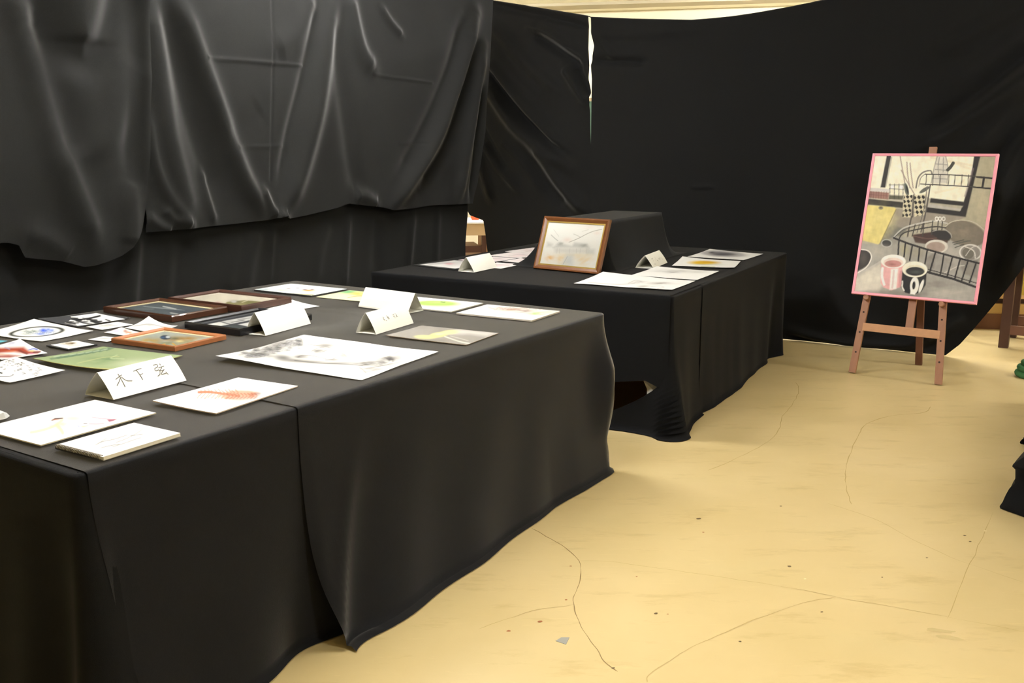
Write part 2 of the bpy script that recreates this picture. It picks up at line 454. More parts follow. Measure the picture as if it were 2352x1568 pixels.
# grey beam and rail of the ceiling seen above the hanging cloths
def strip(name, p0, p1, q0, q1, drop, material):
    """ceiling strip between the pixel line p0-p1 (near side) and q0-q1 (far side)"""
    a, b = at(*p0, ZH - drop), at(*p1, ZH - drop); c, d = at(*q0, ZH - drop), at(*q1, ZH - drop)
    e = (b - a) / np.linalg.norm(b - a); f = (d - c) / np.linalg.norm(d - c)
    P = [a - e * 3.2, b + e * 1.6, d + f * 1.6, c - f * 3.2]
    top = [p + np.array([0, 0, drop + .004]) for p in P]
    return tag(MB().hexa(P + top).build(name, material), kind='structure')
strip('trim_1', (1303, 13), (1727, 0.5), (1303, 23), (1727, 9), 0.03, mat('grey_beam', (176, 166, 140), 0.8))
strip('trim_2', (1483, 35), (1808, 24), (1483, 39), (1808, 29), 0.03, mat('pale_rail', (196, 188, 166), 0.7))

# cracks and marks of the worn floor
def floor_ribbon(name, pts, wd, material, z=0.0006, parent=FLOOR, jag=0.004, seed=0):
    P = np.array([at(*p, 0)[:2] for p in smoothline(pts, 6)])
    if jag: P += np.c_[nz(P[:, 0] * 40, P[:, 1] * 40, seed, 2), nz(P[:, 1] * 43, P[:, 0] * 40, seed + 5, 2)] * jag
    t = np.gradient(P, axis=0); t /= np.linalg.norm(t, axis=1)[:, None] + 1e-9; nn = np.c_[-t[:, 1], t[:, 0]]
    ww = wd * (0.7 + 0.4 * nz(P[:, 0] * 30, P[:, 1] * 30, seed + 9, 2)); ww[0] *= .3; ww[-1] *= .3
    a = np.c_[P + nn * ww[:, None] / 2, np.full(len(P), z)]; b = np.c_[P - nn * ww[:, None] / 2, np.full(len(P), z)]
    n = len(P); return obj(name, np.vstack([a, b]), [(i, n + i, n + i + 1, i + 1) for i in range(n - 1)], material, parent)
crack_m = mat('floor_crack_line', (182, 158, 104), 0.7, noise=.2, nscale=40)
crack_d = mat('floor_crack_deep', (140, 116, 72), 0.8, noise=.25, nscale=40)
fa = lambda pts: [(1100 + x / 1.8786, 1150 + y / 1.8786) for x, y in pts]
fb = lambda pts: [(1380 + x / 2.42, 700 + y / 2.42) for x, y in pts]
for i, (pts, wd, mt) in enumerate([
        (fa([(225, 120), (320, 170), (390, 215), (430, 258), (443, 300), (430, 360), (412, 430), (420, 490), (450, 560), (500, 630), (540, 690), (600, 735)]), .0050, crack_d),
        (fa([(0, 555), (130, 505), (250, 470), (410, 447)]), .003, crack_m),
        (fa([(430, 258), (560, 262), (800, 295), (1120, 340), (1400, 385), (1540, 415), (1750, 450), (2010, 500), (2352, 565)]), .0022, crack_m),
        (fa([(1540, 415), (1400, 440), (1200, 510), (1000, 595), (850, 670), (740, 750), (725, 785)]), .0036, crack_m),
        (fa([(1500, 10), (1700, 75), (1900, 180), (2110, 270), (2352, 350)]), .003, crack_m),
        (fa([(2220, 50), (2120, 270), (2020, 510)]), .003, crack_m),
        (fb([(1085, 430), (1100, 480), (1060, 560), (1010, 620), (990, 690), (930, 760), (740, 860), (600, 920)]), .005, crack_m),
        (fb([(1835, 565), (1790, 600), (1620, 615), (1480, 660), (1430, 730), (1380, 840), (1360, 940), (1370, 1040), (1390, 1110)]), .006, crack_m)]):
    floor_ribbon('floor_crack', pts, wd, mt, seed=i)
def disc(name, c, r1, r2, rot, z, material, parent, n=9, seed=0):
    R = random.Random(seed); v = [(c[0], c[1], z)]
    for k in range(n):
        a = 2 * math.pi * k / n; q = .7 + .5 * R.random(); x, y = r1 * q * math.cos(a), r2 * q * math.sin(a)
        v.append((c[0] + x * math.cos(rot) - y * math.sin(rot), c[1] + x * math.sin(rot) + y * math.cos(rot), z))
    return obj(name, v, [(0, 1 + k, 1 + (k + 1) % n) for k in range(n)], material, parent)
speck_m = mat('floor_speck_dark', (92, 74, 44), 0.8); speck_r = mat('floor_speck_brown', (150, 92, 50), 0.8); speck_w = mat('floor_speck_pale', (236, 222, 186), 0.8)
for i, (x, y, r, mt) in enumerate([(263, 521, .008, speck_r), (764, 486, .007, speck_m), (948, 77, .009, speck_m), (1127, 607, .005, speck_m), (376, 427, .005, speck_r),
        (396, 282, .004, speck_r), (1302, 23, .006, speck_m), (815, 489, .004, speck_r), (1407, 337, .005, speck_w), (1933, 246, .005, speck_m), (2185, 130, .006, speck_w),
        (128, 562, .007, speck_r), (680, 328, .004, speck_r), (968, 136, .005, speck_r), (1340, 283, .008, speck_m), (2095, 150, .006, speck_m), (2120, 176, .006, speck_m),
        (1480, 480, .005, speck_m), (1740, 330, .004, speck_m), (580, 722, .005, speck_m)]):
    p = fa([(x, y)])[0]; disc('floor_speck', at(*p, 0), r * 1.0, r * .7, 0.2, .0009, mt, FLOOR, seed=i)
stain_m = mat('floor_stain_grey', (194, 174, 122), 0.8, noise=.12, nscale=30)
for i, (x, y, a, b) in enumerate([(1990, 560, .045, .012), (2030, 590, .04, .012)]):
    disc('floor_stain', at(*fa([(x, y)])[0], 0), a, b, -.2, .0004 + i * .0001, stain_m, FLOOR, n=13, seed=40 + i)
tp = [at(*p, 0) + np.array([0, 0, .0012]) for p in ((1276, 1472), (1300, 1480), (1308, 1464), (1289, 1464))]
tp2 = [p - np.array([0, 0, .001]) for p in tp]
tag(MB().hexa(tp2 + tp).build('tape_scrap', mat('grey_tape', (150, 148, 138), 0.5)), 'small square scrap of grey tape stuck on the floor', 'tape')

# ------------------------------------------------------------------ lamps
lamp_e = emit_mat('lamp_diffuser_glow', (1.0, 1.0, 1.02), LAMP_POWER)
lamp_w = mat('lamp_white_steel', (230, 230, 225), 0.5)
for i, (x, y) in enumerate(LAMPS):
    p = np.array([x, y, ZH]); c = empty('ceiling_lamp', p)
    c.rotation_euler = (0, 0, RA)
    tag(c, 'long white fluorescent ceiling lamp above the draped exhibition', 'lamp', 'fluorescent lamps on the ceiling')
    q = MB(); q.add([(x, y, z) for x in (-.63, .63) for y, z in ((-.09, 0), (.09, 0), (.03, -.075), (-.03, -.075))], [(0, 1, 2, 3), (7, 6, 5, 4), (0, 4, 5, 1), (1, 5, 6, 2), (2, 6, 7, 3), (3, 7, 4, 0)])
    q.build('lamp_housing', lamp_w, c)
    for sy in (-1, 1):
        t_ = MB(); t_.tube([(-.58, sy * .075, -.085), (.58, sy * .075, -.085)], .017, 8); t_.build('fluorescent_tube', lamp_e, c, smooth=True)
        for sx in (-1, 1): k_ = MB(); k_.box(min(sx * .58, sx * .62), max(sx * .58, sx * .62), sy * .075 - .02, sy * .075 + .02, -.11, -.02); k_.build('lamp_socket', lamp_w, c)

# ================================================================== HANGING BLACK CLOTHS
def vplane(P, ang):
    a = math.radians(ang); d = np.array([math.cos(a), math.sin(a), 0]); n = np.array([d[1], -d[0], 0])
    P0 = np.array([P[0], P[1], 0.0])
    if (EYE - P0) @ n < 0: n = -n
    return P0, d, n
PL = vplane((-1.41, 5.06), 59); PC = vplane((2.09, 6.97), -31)

def plane_sz(pl, pts):
    P0, d, n = pl; out = []
    for x, y in pts:
        q = onplane(x, y, P0, n); out.append(((q - P0) @ d, q[2]))
    return np.array(out)

def along(pts, t):
    pts = np.asarray(pts, float); L = np.concatenate([[0], np.cumsum(np.linalg.norm(np.diff(pts, axis=0), axis=1))]); L /= L[-1]
    return np.c_[np.interp(t, L, pts[:, 0]), np.interp(t, L, pts[:, 1])]

DULL = cloth('dull_black_cloth', (12, 12, 13), 0.08)
HUNG = cloth('hung_black_cloth', (26, 26, 25), 0.28)
HUNG2 = cloth('hung_dull_black_cloth', (21, 21, 21), 0.14)
def drape(name, label, pl, left, right, top, bottom, n, m_, folds, off=0.0, seed=0, noise=.006, flare=0.0, material=None, group=None, extra=None, creases=(), fk=.6):
    """hanging cloth: outline polylines traced in the photograph and laid onto the upright plane the cloth hangs in, relief from its folds"""
    P0, d, nn = pl
    a = np.linspace(0, 1, n); b = np.linspace(0, 1, m_)
    Tt, Bb, Ll, Rr = along(top, a), along(bottom, a), along(left, b), along(right, b)
    A, B = np.meshgrid(a, b, indexing='ij'); A3, B3 = A[..., None], B[..., None]
    C00, C10, C01, C11 = Tt[0], Tt[-1], Bb[0], Bb[-1]
    px = (1 - B3) * Tt[:, None] + B3 * Bb[:, None] + (1 - A3) * Ll[None] + A3 * Rr[None] \
        - ((1 - A3) * (1 - B3) * C00 + A3 * (1 - B3) * C10 + (1 - A3) * B3 * C01 + A3 * B3 * C11)
    px = px.reshape(-1, 2)
    D = FW * FPX + np.outer(px[:, 0] - IW / 2, RT) - np.outer(px[:, 1] - IH / 2, UP)
    P = EYE + D * (((P0 - EYE) @ nn) / (D @ nn))[:, None]
    S = np.c_[(P - P0) @ d, P[:, 2]]
    h = noise * nz(S[:, 0] * 3.0, S[:, 1] * 2.2, seed, 3)
    for f in folds:
        pts, wd, amp = f[:3]
        q = plane_sz(pl, smoothline(pts, 4)); dist, par = seg_dist(S, q)
        tp_ = np.clip(np.minimum(par, 1 - par) * 6 + (0.35 if len(f) < 4 else f[3]), 0, 1)
        h = h + fk * amp * tp_ * np.exp(-(dist / (wd * 1.35)) ** 2)
    for pts, amp in creases:
        dist, par = seg_dist(S, plane_sz(pl, pts)); h = h + amp * np.exp(-(dist / .008) ** 2)
    if flare: h = h + flare * np.clip(1 - P[:, 2] / .22, 0, 1) ** 2
    if extra is not None: h = h + extra(A.ravel(), B.ravel(), S)
    P = P + np.outer(h + off, nn); P[:, 2] = np.maximum(P[:, 2], 0.004)
    ctr = P.mean(0); ctr[2] = P[:, 2].min()
    o = obj(name, P, grid_faces(n, m_), material or cloth(), None, ctr, smooth=True)
    tag(o, label, 'cloth', group)
    return o, P.reshape(n, m_, 3)

g1 = lambda pts: [(x / 2.177, y / 2.177) for x, y in pts]
g2 = lambda pts: [(550 + x / 2.306, y / 2.306) for x, y in pts]
def wpx(s, z, pl): return proj(pl[0] + pl[1] * s + np.array([0, 0, z]))
sL = lambda x, y: plane_sz(PL, [(x, y)])[0][0]
ZT = 2.62
s_l, s_r = sL(-260, 300), sL(1080, 560)
# lower cloth of the left side, behind the others, down to the floor
lower_folds = [(g1([(690, 1170), (675, 1350), (660, 1568), (655, 1640)]), .035, .05), (g1([(600, 1240), (585, 1400), (570, 1600)]), .05, -.035), (g1([(110, 1250), (120, 1400), (130, 1600)]), .05, -.03),
    (g1([(1300, 1150), (1270, 1280), (1250, 1400), (1240, 1500)]), .04, .03), (g1([(1210, 1180), (1180, 1300), (1160, 1450)]), .04, .02), (g1([(1380, 1140), (1370, 1280), (1360, 1420)]), .02, .018),
    (g1([(850, 1180), (850, 1300), (845, 1500)]), .04, .02), (g1([(960, 1200), (930, 1350), (910, 1500)]), .04, -.02),
    (g2([(600, 1150), (585, 1350), (575, 1520)]), .02, .022), (g2([(940, 1130), (930, 1250), (915, 1420)]), .02, .022), (g2([(490, 1180), (450, 1320), (425, 1480)]), .03, .018),
    (g2([(1070, 1120), (1065, 1250), (1060, 1400)]), .02, .015), (g2([(760, 1140), (750, 1300), (745, 1450)]), .04, -.018)]
drape('lower_black_cloth', 'lower black cloth hanging to the floor behind the scalloped hem of the grey-lit cloth', PL,
      [wpx(s_l, 1.25, PL), wpx(s_l, 0.005, PL)], [wpx(sL(1080, 440), 1.12, PL), (1080, 494), (1076, 560), wpx(s_r, 0.005, PL)],
      [wpx(s_l, 1.25, PL), wpx(sL(1080, 440), 1.12, PL)], [wpx(s_l, 0.005, PL), wpx(s_r, 0.005, PL)], 300, 70, lower_folds, material=HUNG, fk=.6, off=-.03, seed=3, noise=.008, flare=.05)
# main upper cloth
main_folds = [
    (g1([(850, 0), (900, 100), (960, 270), (1030, 460), (1100, 650), (1200, 900), (1310, 1070)]), .045, .055), (g1([(790, 0), (850, 200), (950, 600), (1080, 1000)]), .06, -.05),
    (g1([(740, 0), (760, 200), (800, 600), (870, 900), (930, 1120)]), .05, .045), (g1([(700, 560), (740, 800), (810, 980), (920, 1130)]), .025, .03), (g1([(1000, 850), (1020, 1000), (1050, 1110)]), .02, .022),
    (g1([(790, 1040), (840, 1100), (925, 1120)]), .02, .03), (g1([(712, 1080), (760, 1120), (830, 1150)]), .022, .03),
    (g2([(370, -20), (300, 150), (230, 220), (165, 260)]), .05, .03), (g2([(490, -20), (440, 250), (390, 560), (310, 880), (215, 1130)]), .05, .05), (g2([(400, 0), (350, 300), (250, 700), (200, 1000)]), .035, -.032),
    (g2([(560, -20), (620, 250), (690, 370)]), .04, .04), (g2([(480, 40), (540, 600), (590, 950), (660, 1050)]), .05, -.022), (g2([(730, 40), (780, 120), (840, 190)]), .02, .02),
    (g2([(1225, 80), (1150, 350), (1080, 550), (1000, 750), (900, 920), (780, 1095)]), .05, .085), (g2([(1180, 100), (1080, 430), (960, 700), (830, 960)]), .055, -.045),
    (g2([(1240, 280), (1170, 560), (1080, 800), (950, 1010)]), .05, -.07), (g2([(1270, 250), (1210, 620), (1160, 900), (1130, 1075)]), .045, .06), (g2([(1270, 480), (1240, 800), (1210, 1060)]), .03, -.04),
    (g2([(170, 1130), (190, 1145), (215, 1150)]), .03, .05), (g2([(590, 1030), (640, 1040), (700, 1085)]), .035, .05), (g2([(100, 1000), (140, 1100), (160, 1140)]), .02, .03),
    (g1([(1290, 540), (1200, 640), (1100, 690)]), .05, -.012)]
hem = g1([(712, 1160), (800, 1152), (870, 1146), (1040, 1128), (1200, 1112), (1330, 1095), (1395, 1075)]) + g2([(240, 1155), (330, 1140), (500, 1100), (560, 1075), (640, 1085), (740, 1095), (790, 1110), (900, 1102), (1000, 1085), (1150, 1078), (1225, 1075)])
tl, tr = sL(323, 0), sL(1122, 0)
drape('upper_black_cloth', 'wide black cloth with pinned scalloped hem hanging high behind the framed pictures', PL,
      [wpx(tl, ZT, PL), (323, 0), (322, 200), (321, 370), (325, 533)], [wpx(tr + .05, ZT, PL), (1122, 0), (1117, 150), (1108, 300), (1090, 420), (1079, 467)],
      [wpx(tl, ZT, PL), wpx(tr + .05, ZT, PL)], hem, 330, 190, main_folds, material=HUNG, fk=.78, off=.03, seed=5, noise=.010,
      creases=[(g1([(1000, 290), (1200, 305), (1500, 330)]), .006), (g1([(1343, -300), (1343, 300), (1335, 900)]), -.005), (g2([(690, 395), (1000, 440)]), .005), (g1([(1160, 735), (1400, 730)]), .004), (g2([(830, 760), (960, 760)]), .004)])
# narrow upper cloth at the left, in front
left_folds = [(g1([(30, -60), (60, 60), (100, 200), (170, 450), (250, 740), (330, 1000), (430, 1240)]), .05, .06), (g1([(110, 40), (150, 250), (230, 520), (330, 800)]), .07, -.05),
    (g1([(150, -60), (190, 60), (250, 190), (370, 300), (430, 285), (500, 150), (540, -20), (550, -200)]), .06, -.06), (g1([(360, -100), (360, 100), (370, 220)]), .10, .05),
    (g1([(680, 300), (560, 600), (440, 720), (300, 765)]), .06, .025), (g1([(640, -100), (640, 300), (620, 700), (640, 1000)]), .05, -.04), (g1([(690, -200), (690, 500), (690, 900)]), .02, .02),
    (g1([(90, 1160), (200, 1200), (300, 1270)]), .04, .03), (g1([(620, 900), (610, 1050), (600, 1220)]), .04, .03)]
drape('swagged_black_cloth', 'darker black cloth in deep swags with a curved hem beside the scalloped one', PL,
      [wpx(s_l, ZT, PL), wpx(s_l, 0.95, PL)], [wpx(tl + .015, ZT, PL), (324, 0), (322, 300), (318, 450), (300, 530), (282, 565)], [wpx(s_l, ZT, PL), wpx(tl + .015, ZT, PL)],
      [wpx(s_l, 0.95, PL), (-120, 560), (0, 556), (22, 562), (36, 590)] + g1([(250, 1300), (370, 1330), (430, 1322), (500, 1300), (560, 1275), (614, 1232)]),
      170, 170, left_folds, material=HUNG, fk=.8, off=.065, seed=8, noise=.012)
# cloth across the corner, its left end tucked behind the main cloth
hb = lambda pts: [(1050 + x / 3.136, y / 3.136) for x, y in pts]
b_folds = [(hb([(230, 150), (480, 430), (720, 650)]), .04, .035), (hb([(230, 330), (430, 560), (620, 760)]), .03, .02), (hb([(200, 400), (450, 700), (620, 900), (780, 1085)]), .045, .075), (hb([(200, 470), (400, 760), (600, 960), (790, 1115)]), .03, -.06),
    (hb([(190, 550), (420, 900), (640, 1080), (800, 1200)]), .05, .075), (hb([(560, 1080), (640, 1160), (750, 1330), (850, 1450), (940, 1525)]), .045, .06), (hb([(520, 1130), (640, 1320), (780, 1480)]), .05, -.04),
    (hb([(520, 190), (700, 270), (830, 370), (945, 465)]), .03, .05), (hb([(560, 240), (750, 370), (920, 460)]), .03, -.05), (hb([(770, 480), (870, 640), (955, 745)]), .035, .045), (hb([(860, 480), (930, 640), (960, 700)]), .03, -.04),
    (hb([(180, 1000), (320, 1220), (450, 1370)]), .03, .04), (hb([(160, 1100), (200, 1270), (250, 1440)]), .03, .035), (hb([(300, 1000), (480, 1180), (600, 1370)]), .03, .022), (hb([(170, 900), (260, 1080), (360, 1250)]), .03, -.03),
    (hb([(240, 40), (500, 90), (930, 190)]), .02, -.03)]
zt_b = plane_sz(PC, [(1125, 0)])[0]
o, PB = drape('corner_black_cloth', 'black cloth pulled into slanting folds across the corner of the room', PC,
      [wpx(zt_b[0] - .12, zt_b[1] + .05, PC), (1060, 200), (1050, 440), (1079, 494), (1110, 506), (1116, 545), (1122, 600), wpx(sorted([plane_sz(PC, [(1128, 640)])[0][0]])[0], .01, PC)],
      [(1352, 37), (1353, 75), (1352, 112), (1356, 150), (1351, 182), (1354, 215), (1356.3, 235), (1356, 290), (1357, 340), (1360, 400), (1361, 470), (1362, 620), wpx(plane_sz(PC, [(1362, 640)])[0][0], .01, PC)],
      [wpx(zt_b[0] - .12, zt_b[1] + .05, PC), (1125, 0), (1200, 12), (1290, 27), (1352, 37)],
      [wpx(plane_sz(PC, [(1128, 640)])[0][0], .01, PC), wpx(plane_sz(PC, [(1362, 640)])[0][0], .01, PC)], 130, 190, b_folds, material=HUNG2, fk=1.3, off=.0, seed=12, noise=.008)
# large cloth across the back, swept up at its right end
hc = lambda pts: [(1650 + x / 3.135, y / 3.135) for x, y in pts]
c_folds = [(hc([(2600, 330), (2201, 560), (1900, 770), (1550, 1000), (1380, 1120)]), .06, .06), (hc([(2600, 180), (2201, 420), (1800, 750), (1480, 960)]), .05, -.055), (hc([(2600, -180), (2201, 50), (1900, 200), (1620, 390)]), .05, .03),
    (hc([(2600, 20), (2201, 250), (1900, 450), (1650, 620)]), .05, .02), (hc([(2600, 450), (2201, 690), (2050, 880), (1800, 1120)]), .05, .03), (hc([(2600, 600), (2201, 880), (2060, 1080), (2000, 1250)]), .05, -.05), (hc([(2600, 760), (2201, 1030), (2080, 1250), (2030, 1500)]), .05, .05),
    ([(2460, 290), (2340, 420), (2310, 560), (2270, 660)], .05, -.03), ([(2480, 350), (2380, 470), (2340, 560), (2300, 640)], .05, .035),
    (hb([(985, 440), (1150, 440), (1350, 450)]), .02, -.03), (hb([(985, 240), (1200, 250), (1800, 210)]), .03, .012), (hb([(1000, 250), (1090, 370), (1130, 440)]), .02, .015),
    ([(1815, 755), (1900, 780), (2000, 795), (2100, 785), (2200, 735)], .03, .04), ([(1815, 772), (1950, 796), (2080, 803)], .02, -.03), ([(1900, 640), (1940, 720), (2010, 770)], .06, .03),
    ([(1590, 430), (1640, 428)], .01, .015)]
zc_l = plane_sz(PC, [(1358, 640)])[0][0]
o, PCc = drape('back_black_cloth', 'large dull black cloth stretched behind the easel with its hem swept up', PC,
      [(1359, 40), (1360, 75), (1366.5, 106), (1358.5, 150), (1361, 182), (1360, 220), (1359, 300), (1358, 340), (1357, 400), (1357, 620), wpx(zc_l, .006, PC)],
      [(2700, -235), (2700, 0), (2700, 235)],
      [(1359, 40), (1450, 44), (1600, 47), (1700, 37), (1800, 20), (1900, 0), (2100, -52), (2300, -112), (2500, -170), (2700, -235)],
      [wpx(zc_l, .006, PC), (1805, 781), (1880, 791), (1960, 804), (2060, 812), (2135, 817), (2170, 817), (2205, 790), (2235, 757), (2275, 710), (2315, 661), (2352, 612), (2430, 520), (2500, 440), (2600, 330), (2700, 235)],
      300, 170, c_folds, material=HUNG2, fk=1.5, off=.015, seed=15, noise=.007, flare=0.0, extra=None)
# cords that carry the cloths, tied up to the ceiling
cord_m = mat('black_cord', (22, 22, 22), 0.8)
def cord(label, pts):
    q = MB(); q.tube(pts, .004, 6); o = q.build('hanging_cord', cord_m); tag(o, label, 'cord')
tb = [PB[i, 0] for i in range(0, 130, 8)] + [PCc[i, 0] for i in range(0, 300, 10)]
cord('thin black cord carrying the back and corner cloths', [tb[0] + np.array([-.25, .15, ZH - tb[0][2] - .002])] + tb + [tb[-1] + np.array([.25, -.15, ZH - tb[-1][2] - .002])])
la = PL[0] + PL[1] * s_l + PL[2] * .045; lb = PL[0] + PL[1] * (tr + .05) + PL[2] * .045
for q in (la, lb): q[2] = ZT - .002
cord('thin black cord carrying the cloths of the left side', [la + np.array([-.1, -.17, ZH - ZT])] + [la + (lb - la) * t for t in np.linspace(0, 1, 12)] + [lb + np.array([.1, .17, ZH - ZT])])

# ================================================================== TABLES AND THEIR CLOTHS
class Tbl:
    def __init__(s, A, B, W_):
        s.A = np.array([A[0], A[1]]); d = np.array([B[0], B[1]]) - s.A; s.L = np.linalg.norm(d); s.u = d / s.L; s.v = np.array([-s.u[1], s.u[0]]); s.W = W_
        s.rc = .022; s.per = 2 * (s.L + W_)
    def w(s, a, b): return s.A + s.u * a + s.v * b
    def ab(s, P): q = np.asarray(P)[:2] - s.A; return q @ s.u, q @ s.v
    def path(s, p):
        """point and outward normal on the outline, p from the near right corner along the right side"""
        p = np.asarray(p, float) % s.per; L, W_ = s.L, s.W
        a = np.select([p < L, p < L + W_, p < 2 * L + W_], [p, L + 0 * p, L - (p - L - W_)], 0 * p)
        b = np.select([p < L, p < L + W_, p < 2 * L + W_], [0 * p, p - L, W_ + 0 * p], W_ - (p - 2 * L - W_))
        # rounded corner: clamp to inner rectangle, normal points from there
        r = s.rc; ca = np.clip(a, r, L - r); cb = np.clip(b, r, W_ - r); na, nb = a - ca, b - cb
        l = np.hypot(na, nb) + 1e-9; na, nb = na / l, nb / l
        a, b = ca + na * r, cb + nb * r
        return a, b, na, nb

def top_grid(tb, a0, a1, b0, b1, z, seed, amp=.0012, bumps=()):
    n, mm = 70, 60
    a, b = np.meshgrid(np.linspace(a0, a1, n), np.linspace(b0, b1, mm), indexing='ij'); a = a.ravel(); b = b.ravel()
    P = tb.A + np.outer(a, tb.u) + np.outer(b, tb.v)
    h = amp * nz(a * 9, b * 5, seed, 3)
    for (x0, y0), (x1, y1), wd, am in bumps:
        q0 = tb.ab(at(x0, y0, T)); q1 = tb.ab(at(x1, y1, T)); d, par = seg_dist(np.c_[a, b], [q0, q1]); h = h + am * np.exp(-(d / wd) ** 2)
    return np.c_[P, z + h], grid_faces(n, mm)

def skirt(tb, p0, p1, zt, lay, n=140, hem=None, out=None, fold=None, pool_bump=0.02, edge=None, inset=.05):
    """hanging side of a table cloth. p0/p1: start and end along the outline as functions of the drop 0..1; hem(p) height of the hem;
    out(p) reach of the cloth over the floor; fold(p, t) extra outward relief"""
    f = lambda g: g if callable(g) else (lambda t, g=g: g)
    p0, p1 = f(p0), f(p1); K1 = 26; rows = []
    s = np.linspace(0, 1, n)
    prof = [('top', -inset, 0), ('top', -inset * .5, 0), ('top', -.012, 0), ('top', -.004, -.0015), ('top', .0, -.006)] + [('drop', k / K1, 0) for k in range(1, K1 + 1)] + [('pool', k / 7, 0) for k in range(1, 8)]
    for kind, x, dz in prof:
        t = 0.0 if kind == 'top' else (x if kind == 'drop' else 1.0)
        p = p0(t) + (p1(t) - p0(t)) * s
        a, b, na, nb = tb.path(p)
        hz = np.zeros(n) if hem is None else hem(p)
        ou = np.full(n, .03) if out is None else out(p)
        fl = np.minimum(ou * .75, .11); fo = 0 if fold is None else fold(p, t)
        if kind == 'top': o = lay + x; z = np.full(n, zt + dz)
        elif kind == 'drop':
            z = zt - .006 - (zt - .006 - np.maximum(hz, .012)) * x; k = np.clip(1 - z / zt, 0, 1)
            o = lay + fl * k ** 2.2 * (hz < .02) + fo * np.minimum(1, k * 3)
        else:
            on = hz < .02
            o = np.where(on, lay + fl + (ou - fl) * x + fo, lay + fo); z = np.where(on, .004 + .009 * (1 - x) + pool_bump * np.sin(math.pi * x) * (ou - fl > .03) * (.6 + .5 * nz(p * 5, 0 * p, 4, 2)), np.maximum(hz, .012) - .0008 * x)
        if edge is not None and kind == 'top' and x > -.01: z = z + edge(p) * (1 if x > -.003 else .5)
        P = tb.A + np.outer(a + na * o, tb.u) + np.outer(b + nb * o, tb.v)
        rows.append(np.c_[P, np.maximum(z, .003)])
    R = np.array(rows)                      # K, n, 3
    return R.reshape(-1, 3), grid_faces(len(prof), n)

def join(parts):
    v = []; f = []; n = 0
    for P, F in parts:
        v.append(P); f += [tuple(i + n for i in q) for q in F]; n += len(P)
    return np.vstack(v), f

def cloth_obj(name, label, parts, material=None):
    v, f = join(parts); c = v.mean(0); c[2] = v[:, 2].min()
    o = obj(name, v, f, material or cloth(), None, c, smooth=True); tag(o, label, 'cloth'); return o

def hem_fn(tb, pxs):
    q = np.array([tb.ab(at(x, y, 0)) for x, y in pxs]); q = q[np.argsort(q[:, 0])]
    return lambda p: np.interp(np.where(p > tb.per / 2, p - tb.per, p), q[:, 0], np.maximum(-q[:, 1], .01))

def work_table(label, tb):
    c = tb.w(tb.L / 2, tb.W / 2); e = empty('work_table', (c[0], c[1], 0)); e.rotation_euler = (0, 0, math.atan2(tb.u[1], tb.u[0])); tag(e, label, 'table')
    X, Y = tb.L / 2 - .02, tb.W / 2 - .02; wd = mat('table_wood', (150, 112, 72), 0.6, noise=.15, nscale=6, stretch=(1, 12, 12))
    MB().box(-X, X, -Y, Y, T - .035, T).build('tabletop', wd, e)
    for sx in (-1, 1):
        for sy in (-1, 1):
            MB().bar((sx * (X - .09), sy * (Y - .09), 0), (sx * (X - .09), sy * (Y - .09), T - .035), .055, .055, up=(0, 1, 0)).build('leg', wd, e)

T1 = Tbl(at(174, 1097, T), at(1386, 723, T), 1.83)
T2 = Tbl(at(1545, 683, T), at(1806, 582, T), 1.80)
work_table('large wooden work table hidden under the black cloths with the many framed pictures', T1)
work_table('large wooden work table hidden under the black cloths with the leaning gilt frame', T2)

a_s2 = T1.ab(at(672, 940, T))[0]; a_s1 = T1.ab(at(186, 1086, T))[0]
wob = lambda seed, sc, am: (lambda p, t: am * t ** 1.2 * nz(p * sc, 0 * p + t * 0.8, seed, 2))
# cloth over the near end
def fold_a(p, t):
    q = np.where(p > T1.per / 2, p - T1.per, p)
    return t ** .8 * (.03 * np.exp(-((q - .02) / .06) ** 2) - .015 * np.exp(-((q + .09) / .07) ** 2) + .018 * np.exp(-((q + .2) / .09) ** 2) + .008 * nz(q * 6, t * .5 + 0 * q, 21, 2))
cloth_obj('end_table_cloth', 'black cloth covering the near end of the table beside the spiral sketchbook',
    [top_grid(T1, .01, .45, .01, T1.W - .01, T + .003, 1, .0008), skirt(T1, -T1.W - .3, .32, T + .003, .002, 170, fold=fold_a, out=lambda p: np.full(len(p), .05))], DULL)
# middle cloth
outB = hem_fn(T1, [(560, 1600), (600, 1570), (660, 1520), (735, 1462), (760, 1445)])
def fold_b(p, t):
    h = .008 * nz(p * 6, t * .6 + 0 * p, 23, 2) * t - .045 * t ** 3 * np.exp(-((p - a_s2 + .02) / .12) ** 2)
    return h + .02 * t * np.exp(-((p - a_s1 - .015) / .02) ** 2)
cloth_obj('middle_table_cloth', 'black cloth hanging in the middle of the table below the orange leaf-like drawing',
    [top_grid(T1, a_s1, a_s2 + .2, .01, T1.W - .01, T + .006, 2, .001, bumps=[((250, 1000), (560, 900), .02, .001)]),
     skirt(T1, lambda t: a_s1 + .10 * t ** 1.5, a_s2 + .2, T + .006, .005, 90, out=lambda p: np.maximum(outB(p), .05), fold=fold_b, pool_bump=.045),
     skirt(T1, 2 * T1.L + T1.W - a_s2 - .2, 2 * T1.L + T1.W - a_s1, T + .006, .005, 40)])
